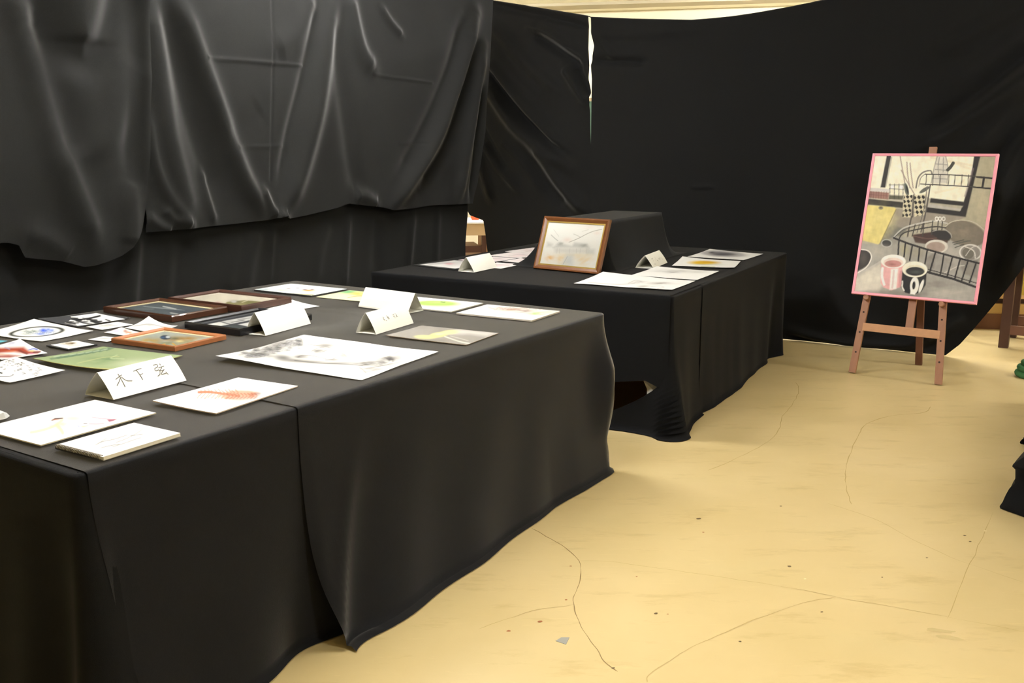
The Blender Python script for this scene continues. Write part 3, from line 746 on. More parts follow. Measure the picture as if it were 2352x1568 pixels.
# far cloth, lapping over the middle one
outC = hem_fn(T1, [(752, 1502), (800, 1507), (900, 1434), (1000, 1362), (1100, 1290), (1200, 1216), (1270, 1166), (1338, 1129)])
def fold_c(p, t):
    h = .006 * nz(p * 5, t * 1.2 + 0 * p, 25, 3) * t
    for c, wd, am in ((a_s2 + .32, .12, .014), (a_s2 + .75, .16, .014), (a_s2 + 1.15, .14, .010), (a_s2 + .12, .07, -.015), (a_s2 + .03, .03, .015)):
        h = h + am * t ** 1.3 * np.exp(-((p - c - .25 * (1 - t)) / wd) ** 2)
    return h + .05 * math.sin(math.pi * min(1, t * 1.25)) * np.exp(-((p - T1.L) / .10) ** 2) * (t < .8)
puck = lambda p: -.0045 * np.abs(nz(p * 75, 0 * p, 3, 2)) * np.clip(1.6 - np.abs(p - a_s2 - .40) / .28, 0, 1)
cloth_obj('far_table_cloth', 'black cloth with puckered edge and trailing hem on the table below the charcoal bust drawing',
    [top_grid(T1, a_s2, T1.L - .01, .01, T1.W - .01, T + .009, 4, .0011, bumps=[((740, 715), (960, 742), .02, .0014), ((760, 690), (900, 770), .03, .0012), ((830, 650), (1100, 780), .02, .0012)]),
     skirt(T1, lambda t: a_s2 + .0 * t + .06 * t ** 3, lambda t: T1.L + T1.W + (T1.L - a_s2), T + .009, .009, 330, out=lambda p: np.where(p < T1.L + .05, outC(p), .03), fold=fold_c, edge=puck, pool_bump=.012)])

# second table
near2 = (np.array([T2.A[0], T2.A[1], 0]), np.array([-T2.u[0], -T2.u[1], 0]))
dq = [onplane(x, y, near2[0], near2[1]) for x, y in ((1392, 917), (1410, 915), (1413, 874), (1485, 872), (1529, 896))]
dp = np.array([(-T2.ab(q)[1], q[2]) for q in dq]); dp = dp[np.argsort(dp[:, 0])]
hemD = lambda p: np.interp(np.where(p > T2.per / 2, p - T2.per, p), dp[:, 0], dp[:, 1])
a_sE = T2.ab(at(1617, 658, T))[0]
cloth_obj('front_table_cloth', 'black cloth hanging short of the floor on the table with the leaning gilt frame',
    [top_grid(T2, .012, 1.2, .01, T2.W - .01, T + .009, 6, .001), skirt(T2, -T2.W + .0, -.012, T + .009, .016, 150, hem=hemD, fold=wob(33, 4, .02))], DULL)
def fold_e(p, t):
    q = np.where(p > T2.per / 2, p - T2.per, p)
    return t * .02 * nz(q * 9, t * .6 + 0 * q, 35, 2) + .05 * t ** 2 * np.exp(-((q - .02) / .06) ** 2)
outE = hem_fn(T2, [(1500, 992), (1535, 993), (1575, 980), (1605, 948)])
cloth_obj('corner_table_cloth', 'black cloth trailing on the floor at the table corner below the pale pencil drawings',
    [top_grid(T2, .02, a_sE + .1, .01, .5, T + .004, 7, .0008),
     skirt(T2, lambda t: -.015 - .47 * max(0, t - .55) ** 1.6 / .45 ** 1.6, a_sE + .03, T + .004, .004, 280, out=lambda p: np.maximum(.05, outE(p)), fold=fold_e, pool_bump=.03)], DULL)
outF = hem_fn(T2, [(1606, 948), (1640, 936), (1660, 920), (1690, 898), (1720, 850), (1742, 822), (1772, 826), (1800, 803)])
def fold_f(p, t):
    h = .011 * nz(p * 7, t * .8 + 0 * p, 37, 3) * t
    return h + .03 * t ** 1.5 * np.exp(-((p - T2.L + .12) / .06) ** 2) - .03 * t * np.exp(-((p - T2.L + .3) / .08) ** 2)
cloth_obj('side_table_cloth', 'black cloth hanging along the long side of the table nearest the easel',
    [top_grid(T2, a_sE, T2.L - .01, .01, T2.W - .01, T + .007, 8, .001), skirt(T2, a_sE, 2 * T2.L + T2.W - a_sE, T + .007, .009, 300, out=lambda p: np.where(p < T2.L, outF(p), .03), fold=fold_f, pool_bump=.01)], DULL)
# white scrap behind the short hem
wq = [np.append(T2.w(-.03 + d, b), z) for d, b, z in ((0.0, .06, .22), (0.0, .17, .235), (-.04, .19, .1), (-.05, .06, .16))]
pp = onplane(1505, 893, np.array([*T2.w(.03, 0), 0]), near2[1])
def scrap():
    P = [onplane(x, y, np.array([*T2.w(d, 0), 0]), near2[1]) for x, y, d in ((1478, 874, .05), (1505, 874, .045), (1529, 892, .03), (1508, 901, .012), (1486, 913, .03), (1486, 893, .04))]
    c = sum(P) / 6 + np.array([*(-T2.u * .012), 0])
    v = P + [c]; f = [(i, (i + 1) % 6, 6) for i in range(6)]
    o = obj('white_paper_scrap', v + [p + np.array([*(T2.u * .004), 0]) for p in v], f + [(7 + (i + 1) % 6, 7 + i, 13) for i in range(6)], mat('scrap_paper', (205, 198, 185), 0.8, noise=.15, nscale=30), None, c)
    tag(o, 'creased white paper tucked under the short hem of the black cloth', 'paper')
scrap()

# ================================================================== CLOTH-COVERED BOX ON THE SECOND TABLE
BXo = at(1264, 501, 1.0)[:2]; bu = T2.u; bv = -T2.v; BL_, BW_, BH_ = .96, .345, .285
cbx = BXo + bu * (BL_ / 2) + bv * (BW_ / 2)
e = empty('cardboard_box', (cbx[0], cbx[1], ZC)); e.rotation_euler = (0, 0, math.atan2(bu[1], bu[0]))
tag(e, 'long box hidden under the black cloth behind the leaning gilt frame', 'box')
card_m = mat('cardboard', (150, 118, 80), 0.9)
MB().box(-BL_ / 2 + .01, BL_ / 2 - .01, -BW_ / 2 + .01, BW_ / 2 - .01, .0, BH_ - .012).build('box_body', card_m, e)
for sy in (-1, 1): MB().box(-BL_ / 2 + .01, BL_ / 2 - .01, min(sy * .002, sy * (BW_ / 2 - .01)), max(sy * .002, sy * (BW_ / 2 - .01)), BH_ - .011, BH_ - .008).build('box_flap', card_m, e)
n1, n2 = 150, 110
ga, gb = np.meshgrid(np.linspace(-.08, BL_ + .26, n1), np.linspace(-.30, BW_ + .10, n2), indexing='ij'); ga = ga.ravel(); gb = gb.ravel()
da = np.maximum(np.maximum(-ga, ga - BL_), 0); dbl = np.maximum(-gb, 0); dbr = np.maximum(gb - BW_, 0)
fall = lambda d, r: np.clip(1 - d / r, 0, 1) ** 2.0
hz = BH_ * fall(da, np.where(ga > BL_, .26, .075)) * np.where(gb < 0, fall(dbl, .27), 1) * np.where(gb > BW_, fall(dbr, .10), 1)
hz = hz + (.006 * nz(ga * 8, gb * 8, 41, 3)) * (hz / BH_) * (da + dbl + dbr > .01)
P2 = BXo + np.outer(ga, bu) + np.outer(gb, bv)
o = obj('box_cloth', np.c_[P2, ZC - .001 + hz], grid_faces(n1, n2), HUNG2, None, (cbx[0], cbx[1], ZC - .001), smooth=True)
tag(o, 'black cloth sloping down over a box behind the leaning gilt frame', 'cloth')

# ================================================================== FRAMED PICTURES
brown = mat('brown_moulding', (74, 44, 28), 0.35, noise=.25, nscale=12, stretch=(1, 1, 1), coat=.3)
dbrown = mat('dark_brown_moulding', (66, 40, 30), 0.4, noise=.25, nscale=14)
orange = mat('orange_wood_moulding', (166, 104, 62), 0.4, noise=.15, nscale=14, coat=.2)
blackf = mat('black_moulding', (30, 30, 33), 0.3)
gilt = mat('gilt_fillet', (206, 172, 92), 0.3, metal=.7)
pinkm = mat('pink_paint', (250, 166, 184), 0.5, noise=.05, nscale=30)

# dark nocturne
def p_noct(A):
    A.grain(.12, 9, 3); A.line([(330, 697), (420, 706)], 2, (190, 195, 190), .6).line([(372, 697), (400, 703)], 3, (215, 215, 205), .8)
    A.line([(388, 712), (404, 715)], 3, (210, 210, 200), .8).line([(310, 703), (350, 703)], 1.5, (150, 155, 150), .6).blot(420, 708, 30, 8, (66, 74, 84), alpha=.6)
lying_frame('framed_picture', [(243, 703), (366, 684), (521, 703), (391, 727)], 'brown framed dark grey-blue picture with cream mat lying beside a larger brown frame', p_noct, .026,
            rail=.022, rail_mat=brown, mat_w=.02, mat_col=(226, 214, 172), base=(96, 102, 102))
# big frame, still life
def p_still(A):
    A.poly([(520, 689), (560, 685), (600, 688), (640, 690), (600, 703), (552, 705), (512, 697)], (150, 142, 92)).grain(.1, 7, 4)
    A.blot(498, 692, 7, 3, (186, 110, 118), alpha=.9).blot(540, 688, 12, 3, (120, 118, 110), alpha=.7).blot(575, 690, 16, 4, (122, 120, 70), alpha=.8).ell(537, 688.5, 6, 2.4, (200, 196, 186))
    A.line([(556, 690), (570, 686)], 1, (235, 228, 200)).blot(545, 702, 14, 4, (160, 150, 90), alpha=.8)
lying_frame('framed_picture', [(379, 685), (503, 667), (675, 683), (556, 704)], 'large dark brown framed still life lying next to the smaller dark framed picture', p_still, .028,
            rail=.022, rail_mat=dbrown, base=(222, 214, 192), raise_=.004)
# black frame with several small pictures
def p_black(A):
    A.poly([(458, 741), (505, 732), (524, 738), (478, 746)], (226, 224, 214)).poly([(508, 731), (590, 716), (612, 720), (528, 737)], (206, 204, 196))
    A.poly([(545, 738), (600, 727), (640, 735), (580, 746)], (216, 214, 206)).poly([(490, 748), (535, 739), (580, 748), (545, 756)], (70, 76, 72)).poly([(600, 714), (660, 716), (690, 722), (620, 722)], (210, 208, 200))
    A.line([(530, 733), (560, 728)], 2, (90, 88, 84), .8).line([(545, 727), (575, 723)], 1.5, (120, 118, 110), .8).blot(540, 750, 8, 2, (190, 190, 186), alpha=.7).grain(.08, 4, 6)
lying_frame('framed_picture', [(429, 738), (590, 707), (717, 720), (548, 757)], 'glossy black frame with several small black and white drawings behind a blank name card', p_black, .026, rail=.016, rail_mat=blackf, base=(58, 58, 60))
# orange frame, bird
def p_bird(A):
    A.blot(345, 775, 26, 6, (196, 160, 60), alpha=.9, seed=2).blot(420, 772, 40, 7, (178, 132, 34), alpha=.95, seed=3).blot(380, 782, 34, 7, (120, 122, 84), alpha=.7, seed=4).blot(440, 780, 34, 6, (146, 140, 90), alpha=.8, seed=6)
    A.ell(378, 768, 12, 4.6, (48, 58, 72)).ell(384, 767, 5, 2.4, (216, 220, 220)).ell(372, 768, 5, 2, (70, 100, 130)).blot(400, 770, 12, 3, (90, 84, 30), alpha=.8).line([(395, 781), (408, 790)], 3, (208, 160, 40))
    A.line([(360, 786), (376, 783)], 3, (210, 170, 60)).blot(412, 776, 9, 2.4, (232, 214, 150), alpha=.9).grain(.12, 5, 8)
lying_frame('framed_picture', [(253, 775), (377, 753), (521, 767), (402, 797)], 'orange wood frame with a yellow and grey bird picture lying flat', p_bird, .018, rail=.018, rail_mat=orange, mat_w=.01, mat_col=(236, 228, 190), base=(178, 182, 168), lip=.004)

# gilt frame leaning on the covered box
q0 = at(1223.5, 617, ZC); q1 = at(1374, 631.5, ZC); hx = q1 - q0; FWd = np.linalg.norm(hx); hx /= FWd; bk = np.array([-hx[1], hx[0], 0]); th_ = math.radians(20)
upv = np.array([0, 0, math.cos(th_)]) + bk * math.sin(th_); nv = np.cross(hx, upv)
FHt = .318
def p_temple(A):
    A.pw = .85
    A.grain(.015, 30, 2)
    A.poly([(600, 825), (700, 750), (780, 690), (850, 740), (1050, 790), (1110, 700), (1400, 740), (1465, 835), (1000, 815)], (176, 176, 164), .55, 6)
    A.blot(780, 735, 80, 40, (150, 152, 138), alpha=.6, seed=3).blot(1340, 770, 110, 50, (150, 150, 138), alpha=.6, seed=4).poly([(620, 830), (1460, 840), (1420, 960), (640, 940)], (222, 218, 206), .7, 8)
    for x in (700, 760, 1000, 1160, 1250, 1400): A.line([(x, 845), (x - 10, 960)], 10, (190, 186, 174), .5)
    A.poly([(1400, 850), (1590, 860), (1580, 980), (1400, 990)], (205, 206, 196), .6, 8).poly([(470, 700), (590, 740), (570, 800), (450, 800)], (196, 194, 182), .6, 8)
    A.line([(980, 695), (1120, 640), (1250, 580), (1400, 500), (1560, 435), (1750, 390)], 13, (164, 158, 140), .9).line([(1090, 500), (1180, 540), (1260, 580)], 11, (180, 174, 158), .8).line([(1290, 440), (1440, 400)], 9, (196, 190, 174), .7)
    A.line([(560, 525), (640, 600), (720, 665)], 16, (150, 152, 140), .7).line([(620, 400), (690, 490), (740, 560)], 9, (200, 198, 188), .7)
    A.blot(520, 1070, 110, 90, (244, 196, 116), alpha=.75, seed=8).blot(800, 1100, 140, 110, (246, 214, 150), alpha=.7, seed=9).blot(1320, 1120, 220, 120, (246, 218, 160), alpha=.65, seed=10).blot(1100, 1000, 400, 40, (244, 226, 184), alpha=.6)
    A.poly([(930, 985), (1080, 990), (1060, 1250), (830, 1220)], (216, 220, 216), .7, 12).line([(940, 1040), (840, 1220)], 14, (176, 186, 188), .7).blot(940, 640, 90, 50, (246, 222, 206), alpha=.6).blot(1440, 340, 120, 40, (244, 222, 208), alpha=.5, seed=5).blot(1640, 480, 80, 40, (244, 222, 208), alpha=.5)
o_ = q0 + hx * FWd / 2 + upv * FHt / 2
framed('gilt_framed_picture', [(1223.5, 617), (1374, 631), (1398, 506.5), (1251, 499)], 'brown and gilt framed pale temple watercolour leaning upright against the cloth-covered box', 'picture', p_temple,
       mat4(o_ - nv * .02 + bk * .004 + np.array([0, 0, .004]), hx, upv, nv), FWd, FHt, rail=.026, th=.022, rail_mat=mat('walnut_moulding', (104, 62, 30), 0.3, noise=.3, nscale=18, coat=.4), fillet=(.008, gilt), base=(252, 249, 238), scale=10.45, off=(1210, 490), res=1.0)

# ================================================================== SHEETS ON THE FIRST TABLE
k1 = dict(scale=5.6, off=(0, 640))          # drawing frames
def p_blueplate(A):
    A.pw = 1.6
    A.ell(470, 680, 375, 52, (70, 74, 60), rot=-.07, ring=9).ell(470, 684, 355, 42, (246, 247, 244), rot=-.07, alpha=.4)
    A.blot(330, 690, 80, 26, (168, 178, 164), alpha=.7, seed=5).blot(560, 660, 50, 20, (84, 126, 236), alpha=.95).blot(650, 660, 70, 24, (122, 156, 240), alpha=.9, seed=6).blot(540, 700, 110, 16, (140, 164, 232), alpha=.8, seed=7).blot(420, 672, 60, 18, (170, 182, 170), alpha=.7, seed=8)
    for i in range(14): x = 280 + i * 33; A.line([(x, 700), (x + 20, 655 + 12 * (i % 3)), (x + 40, 690)], 5, (120, 136, 150), .5)
    A.line([(660, 745), (690, 738)], 6, (150, 170, 236), .8)
sheet('drawing_sheet', [(-61, 766), (71, 739), (234, 756), (102, 783)], 'white sheet with an oval plate in blue and grey scribbles', 'drawing', p_blueplate, lifts=(0, .02, 0, 0), wave=.004, seed=1, **k1)
def p_ink(A):
    for i in range(34):
        x = 690 + (i * 97) % 560; y = 500 + (i * 41) % 80; A.line([(x, y), (x + 60 + (i % 4) * 20, y - 14 + (i % 5) * 9)], 9 + (i % 3) * 6, (28, 28, 28), .9)
    A.line([(1150, 510), (1290, 475)], 22, (20, 20, 20)).line([(1360, 520), (1420, 540)], 14, (20, 20, 20)).line([(960, 512), (1100, 525)], 14, (20, 20, 20))
    A.line([(680, 515), (800, 560), (990, 600)], 10, (40, 40, 40), .7)
mnt = sheet('black_mount', [(98, 731), (208, 715), (288, 731), (178, 751)], 'black mounting sheet with a black and white ink drawing fixed on it', 'drawing', lambda A: A.grain(.1, 6, 2), base=(58, 58, 60), th=.0015, lifts=(.012, 0, 0, 0), edge=(40, 40, 40))
o = sheet('ink_drawing', [(113, 733), (222, 719), (286, 732), (177, 749)], None, None, p_ink, z=ZC + .003, **k1)
def reparent(ch, pa): ch.location = ch.location - pa.location; ch.parent = pa
reparent(o, mnt); o['label'] = 'white sheet with splashed black ink strokes'
def p_faint(A): A.blot(1390, 605, 90, 20, (196, 192, 176), alpha=.7, seed=3).line([(1280, 610), (1400, 590), (1520, 600)], 6, (150, 148, 138), .6)
sheet('drawing_sheet', [(196, 750), (270, 739), (307, 745), (235, 757)], 'small white sheet with faint grey pencil marks in front of the ink drawing', 'drawing', p_faint, **k1)
def p_fold(A): A.line([(1700, 590), (1900, 560), (2100, 590), (2280, 605)], 14, (170, 168, 158), .7).blot(1900, 575, 60, 12, (200, 198, 190), alpha=.8)
sheet('drawing_sheet', [(287, 750), (336, 728), (416, 745), (349, 766)], 'white sheet with a grey pencil line raised at its corner behind the orange frame', 'drawing', p_fold, lifts=(0, .03, .012, 0), seed=4, **k1)
def p_pink(A): A.blot(1490, 670, 90, 30, (244, 206, 226), alpha=.9).blot(1660, 690, 50, 26, (206, 140, 90), alpha=.9, seed=2).blot(1610, 668, 26, 20, (176, 110, 70), alpha=.8)
sheet('postcard', [(238, 762), (278, 752), (326, 762), (284, 771)], 'small card with a pink and brown wash tucked beside the orange frame', 'card', p_pink, lifts=(0, .008, 0, 0), **k1)
def p_small(A): A.blot(1340, 770, 70, 16, (206, 206, 196), alpha=.8, seed=5).line([(1260, 778), (1330, 765), (1420, 772)], 5, (150, 150, 142), .6)
sheet('postcard', [(205, 779), (240, 771), (276, 777), (246, 785)], 'small nearly white card half under the orange frame', 'card', p_small, **k1)
mn2 = sheet('card_mount', [(108, 793), (176, 780), (218, 791), (157, 803)], 'small brown ink card on a black backing beside the green painting', 'card', None, base=(60, 60, 60), th=.004, edge=(38, 38, 38))
def p_brown(A): A.blot(880, 835, 95, 20, (150, 130, 80), alpha=.95, seed=3).blot(930, 832, 50, 16, (120, 98, 56), alpha=.9, seed=4).line([(880, 860), (1040, 855)], 6, (190, 186, 170), .7)
o = sheet('ink_card', [(116, 792), (176, 781.5), (216, 791), (158, 800.5)], None, None, p_brown, z=ZC + .0045, **k1); reparent(o, mn2)
def p_green(A):
    A.grain(.08, 26, 3, .5)
    for i in range(9): A.line([(720 + i * 80, 1010 - i * 14), (900 + i * 70, 975 - i * 14)], 24, (88, 116, 86), .7)
    for i in range(7): A.line([(760 + i * 90, 985 - i * 14), (830 + i * 90, 970 - i * 14)], 12, (190, 206, 176), .6)
    A.blot(1300, 1030, 200, 50, (120, 146, 94), alpha=.7, seed=5).blot(1750, 1080, 300, 60, (216, 220, 186), alpha=.7).blot(1400, 1000, 130, 30, (98, 128, 84), alpha=.7, seed=7)
    A.line([(1480, 960), (1400, 1000), (1560, 1010)], 12, (196, 210, 160), .6).line([(640, 1050), (1100, 1130), (1500, 1180)], 34, (196, 190, 116), .7).line([(1000, 1060), (1300, 990), (1500, 980)], 10, (206, 204, 140), .5)
sheet('green_painting', [(94, 821), (237, 793), (408, 817), (258, 852)], 'pale green painting on curled paper behind the handwritten name card', 'painting', p_green, th=.002, lifts=(.012, 0, .004, .012), base=(158, 174, 124), edge=(196, 186, 120), gain=.62, **k1)
def p_red(A):
    A.poly([(-250, 890), (150, 880), (300, 875), (420, 915), (600, 915), (580, 945), (430, 955), (200, 930), (-200, 960)], (168, 76, 46), soft=6).poly([(-300, 980), (0, 975), (150, 965), (350, 975), (200, 1000), (0, 1000)], (158, 70, 44), soft=6)
    A.blot(60, 845, 90, 22, (186, 190, 214), alpha=.8, seed=3).line([(400, 905), (470, 890), (540, 900)], 14, (120, 136, 206), .9).blot(460, 915, 40, 9, (226, 208, 140), alpha=.9).blot(480, 945, 40, 8, (204, 140, 180), alpha=.8).line([(500, 930), (600, 925)], 16, (112, 40, 32)).line([(250, 910), (420, 950)], 20, (128, 54, 34), .8)
    A.blot(140, 920, 90, 14, (214, 130, 90), alpha=.7).blot(20, 960, 120, 8, (228, 170, 130), alpha=.8).line([(0, 880), (100, 900)], 10, (170, 170, 200), .7)
sheet('drawing_sheet', [(-76, 801), (32, 784), (129, 807), (20, 823)], 'sheet with bold rust red brush strokes above the doodled sheet', 'drawing', p_red, lifts=(0, .016, 0, 0), seed=3, **k1)
def p_dood(A):
    R = random.Random(4)
    for i in range(60):
        x = R.uniform(-300, 560); y = 1100 + (x - 100) * .13 + R.uniform(-50, 80); a = R.uniform(0, 6.28)
        A.line([(x, y), (x + 30 * math.cos(a), y + 9 * math.sin(a)), (x + 46 * math.cos(a + .8), y + 14 * math.sin(a + .8))], 6, (84, 82, 78), .75)
    A.line([(-100, 1250), (60, 1252), (150, 1245), (190, 1230), (170, 1222)], 8, (90, 88, 82)).line([(-60, 1200), (20, 1215)], 16, (70, 68, 64))
    for i in range(14): x = R.uniform(60, 300); y = 1096 + R.uniform(-12, 30); A.ell(x, y, 9, 5, (120, 116, 100))
sheet('drawing_sheet', [(-109, 854), (27, 825), (167, 847), (31, 876)], 'white sheet crowded with fine black pen doodles', 'drawing', p_dood, lifts=(0, .014, .003, 0), wave=.003, seed=6, **k1)
sheet('turquoise_card', [(-60, 786), (-30, 777), (9, 783.5), (-22, 792)], 'turquoise card peeking out between the plate drawing and the rust red strokes', 'card', None, base=(110, 190, 206))
def p_leaf(A):
    A.pw = 1.0
    A.blot(1830, 345, 130, 34, (188, 124, 90), alpha=.95, seed=3).ell(1800, 345, 150, 36, (212, 158, 126), rot=-.02, alpha=.85, soft=4).blot(1920, 345, 50, 26, (172, 104, 72), alpha=.9, seed=9).blot(1960, 335, 30, 12, (120, 110, 112), alpha=.6)
    A.line([(1480, 325), (1560, 322), (1680, 335), (1800, 350)], 16, (186, 118, 84))
    for i in range(11): x = 1500 + i * 27; A.line([(x + 24, 328), (x, 312 - (i % 3) * 6)], 8, (196, 128, 94), .9).line([(x + 10, 330), (x - 20, 352 + (i % 3) * 6), (x - 30, 366)], 8, (206, 140, 108), .85)
    for i in range(9): x = 1700 + i * 28; A.line([(x, 330), (x + 22, 350), (x - 4, 370)], 7, (150, 84, 58), .7)
    A.blot(1850, 375, 90, 10, (186, 180, 172), alpha=.5)
sheet('botanical_drawing', [(342, 920), (548, 868), (694, 886), (493, 946)], 'white board with an orange pine cone like watercolour at the cloth seam', 'painting', p_leaf, th=.003, scale=3.267, off=(0, 800), lifts=(.006, 0, 0, 0), edge=(225, 205, 180))
def p_fig(A):
    A.blot(740, 400, 130, 44, (252, 226, 190), alpha=.9, seed=3).blot(920, 320, 130, 30, (252, 234, 206), alpha=.9).line([(780, 340), (700, 400), (600, 440), (480, 470), (380, 488)], 30, (252, 230, 190), .8).line([(720, 400), (770, 450), (800, 490)], 40, (252, 222, 184), .8)
    A.poly([(635, 345), (680, 318), (790, 312), (790, 324), (700, 335), (650, 350)], (92, 62, 52), soft=2).blot(700, 336, 50, 6, (226, 150, 120), alpha=.7).poly([(1350, 330), (1480, 322), (1440, 345), (1380, 358)], (176, 112, 130), soft=2).line([(1160, 305), (1300, 322), (1400, 325)], 8, (206, 170, 180), .9)
    A.line([(1130, 382), (1240, 384), (1320, 372)], 8, (190, 150, 160), .8).blot(1090, 405, 60, 12, (220, 190, 190), alpha=.8, seed=5).line([(980, 405), (1010, 412)], 8, (150, 170, 226), .8).line([(1060, 378), (1105, 378)], 8, (70, 60, 60), .8).blot(1060, 415, 30, 6, (246, 220, 170), alpha=.9)
sheet('figure_drawing', [(-62, 984), (220, 920), (365, 947), (97, 1019)], 'white board with a faint apricot figure and a plum coloured patch', 'drawing', p_fig, th=.003, scale=5.345, off=(0, 900), edge=(230, 220, 190))
# crumpled clear sleeve at the table edge of the view
cs = [(-40, 965), (0, 953), (23, 955), (14, 961), (-20, 969)]
csv = [at(x, y, ZC + .001) for x, y in cs]; cc = sum(csv) / 5; top_ = [p + np.array([0, 0, .006 + .008 * ((i * 7) % 3)]) for i, p in enumerate(csv)]
v_ = csv + [q * .75 + cc * .25 + np.array([0, 0, .010 + .006 * (i % 2)]) for i, q in enumerate(csv)] + [cc + np.array([0, 0, .016])]
o = obj('clear_sleeve', v_, [(i, (i + 1) % 5, 5 + (i + 1) % 5, 5 + i) for i in range(5)] + [(5 + i, 5 + (i + 1) % 5, 10) for i in range(5)] + [(4, 3, 2, 1, 0)], mat('milky_plastic', (206, 206, 202), 0.25), None, cc)
tag(o, 'crumpled milky plastic sleeve beside the apricot figure drawing', 'sleeve')
# spiral sketchbook
sb = [(119, 1023), (307, 972), (420, 994), (232, 1049)]
ctr, dx, dy, lx, ly = lying_matrix(sb, ZC + .009)
e = empty('spiral_sketchbook', matrix=mat4(np.array([ctr[0], ctr[1], ZC + .0005]), dx, dy, (0, 0, 1))); tag(e, 'open white sketchbook with a wire spiral along its short edge', 'sketchbook')
MB().box(-lx / 2, lx / 2, -ly / 2 + .006, ly / 2, .0012, .0085).build('page_block', mat('page_edges', (226, 222, 206), 0.85), e)
MB().box(-lx / 2 - .001, lx / 2 + .001, -ly / 2 + .005, ly / 2 + .001, 0, .0012).build('back_cover', mat('sketch_cover', (170, 164, 150), 0.7), e)
n, mm = 60, 90
gx, gy = np.meshgrid(np.linspace(-lx / 2, lx / 2, n), np.linspace(-ly / 2 + .004, ly / 2, mm), indexing='ij'); PP = np.c_[gx.ravel(), gy.ravel()]
Hm = homography([(-lx / 2, -ly / 2), (lx / 2, -ly / 2), (lx / 2, ly / 2), (-lx / 2, ly / 2)], [sb[0], sb[3], sb[2], sb[1]])
A = Art(hmap(Hm, PP), (251, 250, 245), 5.345, (0, 900), .8)
for a in ([(1160, 650), (1250, 610), (1400, 580), (1560, 530)], [(1230, 685), (1330, 660), (1460, 640)], [(1380, 670), (1520, 630), (1640, 590), (1740, 560)], [(1420, 620), (1560, 570), (1700, 500), (1760, 455)], [(1180, 640), (1300, 570)], [(1600, 540), (1760, 520)]):
    A.line(a, 7, (150, 148, 138), .8)
obj('open_page', np.c_[PP, np.full(len(PP), .0088)], grid_faces(n, mm), ink_mat('print_75', .75), e, ink=A.out())
wire = MB(); nr = 30
for i in range(nr):
    x = -lx / 2 + .008 + (lx - .016) * i / (nr - 1)
    wire.tube([(x + .0016 * math.sin(a), -ly / 2 + .004 + .0062 * math.cos(a), .0062 + .0058 * math.sin(a)) for a in np.linspace(-math.pi, math.pi, 11)], .0011, 5, cap=False)
wire.build('spiral_binding', mat('binding_wire', (120, 112, 100), 0.35, metal=.8), e, smooth=True)

k3 = dict(scale=4.9, off=(560, 640))
def p_bust(A):
    A.pw = 1.75
    R = random.Random(9)
    A.blot(260, 800, 270, 62, (170, 167, 162), alpha=.8, rot=-.28, seed=3).blot(120, 850, 150, 40, (140, 137, 132), alpha=.85, seed=4).blot(430, 745, 210, 34, (172, 168, 163), alpha=.8, rot=-.13, seed=5).blot(-20, 852, 110, 36, (158, 155, 150), alpha=.8, seed=6)
    for i in range(70):
        x = R.uniform(-70, 600); y = 862 - (x + 60) * .19 + R.uniform(-42, 40)
        A.line([(x, y), (x + 30, y - 20), (x + 70, y - 12), (x + 56, y + 10)], 4, (96, 93, 88), .32)
        A.blot(x + 30, y, 26, 9, (120 + R.randint(-30, 90),) * 3, alpha=.5)
    A.blot(390, 880, 110, 34, (110, 107, 102), alpha=.75).blot(520, 905, 150, 20, (140, 136, 130), alpha=.7).blot(700, 915, 200, 16, (150, 146, 140), alpha=.7).blot(1000, 932, 260, 15, (160, 156, 150), alpha=.7).blot(620, 860, 90, 22, (168, 164, 158), alpha=.7, rot=.1).blot(570, 868, 50, 12, (120, 116, 112), alpha=.6)
    A.line([(520, 905), (760, 925), (1000, 938), (1200, 950), (1330, 962)], 9, (110, 106, 100), .45).line([(560, 872), (620, 850), (760, 858), (900, 885)], 6, (120, 116, 110), .5)
    A.line([(720, 815), (790, 785), (860, 770), (920, 790), (860, 815), (760, 825)], 5, (130, 126, 120), .5).blot(820, 802, 80, 15, (168, 164, 158), alpha=.75).blot(790, 810, 34, 8, (120, 116, 110), alpha=.5).line([(700, 740), (860, 760), (960, 775), (1050, 810), (1130, 850), (1130, 890)], 5, (140, 136, 130), .5).blot(900, 752, 110, 22, (164, 160, 154), alpha=.75).blot(1100, 850, 60, 26, (196, 193, 188), alpha=.7)
    A.line([(880, 897), (960, 890), (1020, 868)], 5, (120, 116, 110), .55).blot(980, 893, 80, 14, (176, 172, 166), alpha=.75).blot(1400, 945, 190, 30, (140, 136, 130), alpha=.8, seed=7).blot(1640, 890, 120, 50, (136, 132, 127), alpha=.8, seed=8).blot(1690, 900, 44, 26, (84, 82, 78), alpha=.75, seed=2).blot(1560, 940, 90, 22, (120, 117, 112), alpha=.6, seed=3)
    for i in range(26): x = 1310 + i * 20; A.line([(x, 1042 - i * 3), (x + 46, 992 - i * 2), (x + 100, 1000 - i * 4)], 4, (130, 127, 122), .4)
    A.blot(1450, 1010, 180, 26, (182, 179, 174), alpha=.7, seed=5).line([(1290, 980), (1350, 1020), (1390, 1060)], 10, (166, 162, 156), .6).line([(1780, 800), (1700, 840), (1600, 890)], 8, (180, 177, 172), .6).blot(1770, 880, 60, 60, (206, 203, 199), alpha=.6).line([(120, 780), (300, 720), (520, 705), (640, 700)], 6, (150, 147, 142), .5)
sheet('charcoal_drawing', [(482, 820), (697, 773), (1021, 807), (828, 869)], 'big white sheet with a charcoal drawing of a plaster bust lying sideways', 'drawing', p_bust, lifts=(.014, .006, 0, 0), wave=.005, seed=8, **k3)
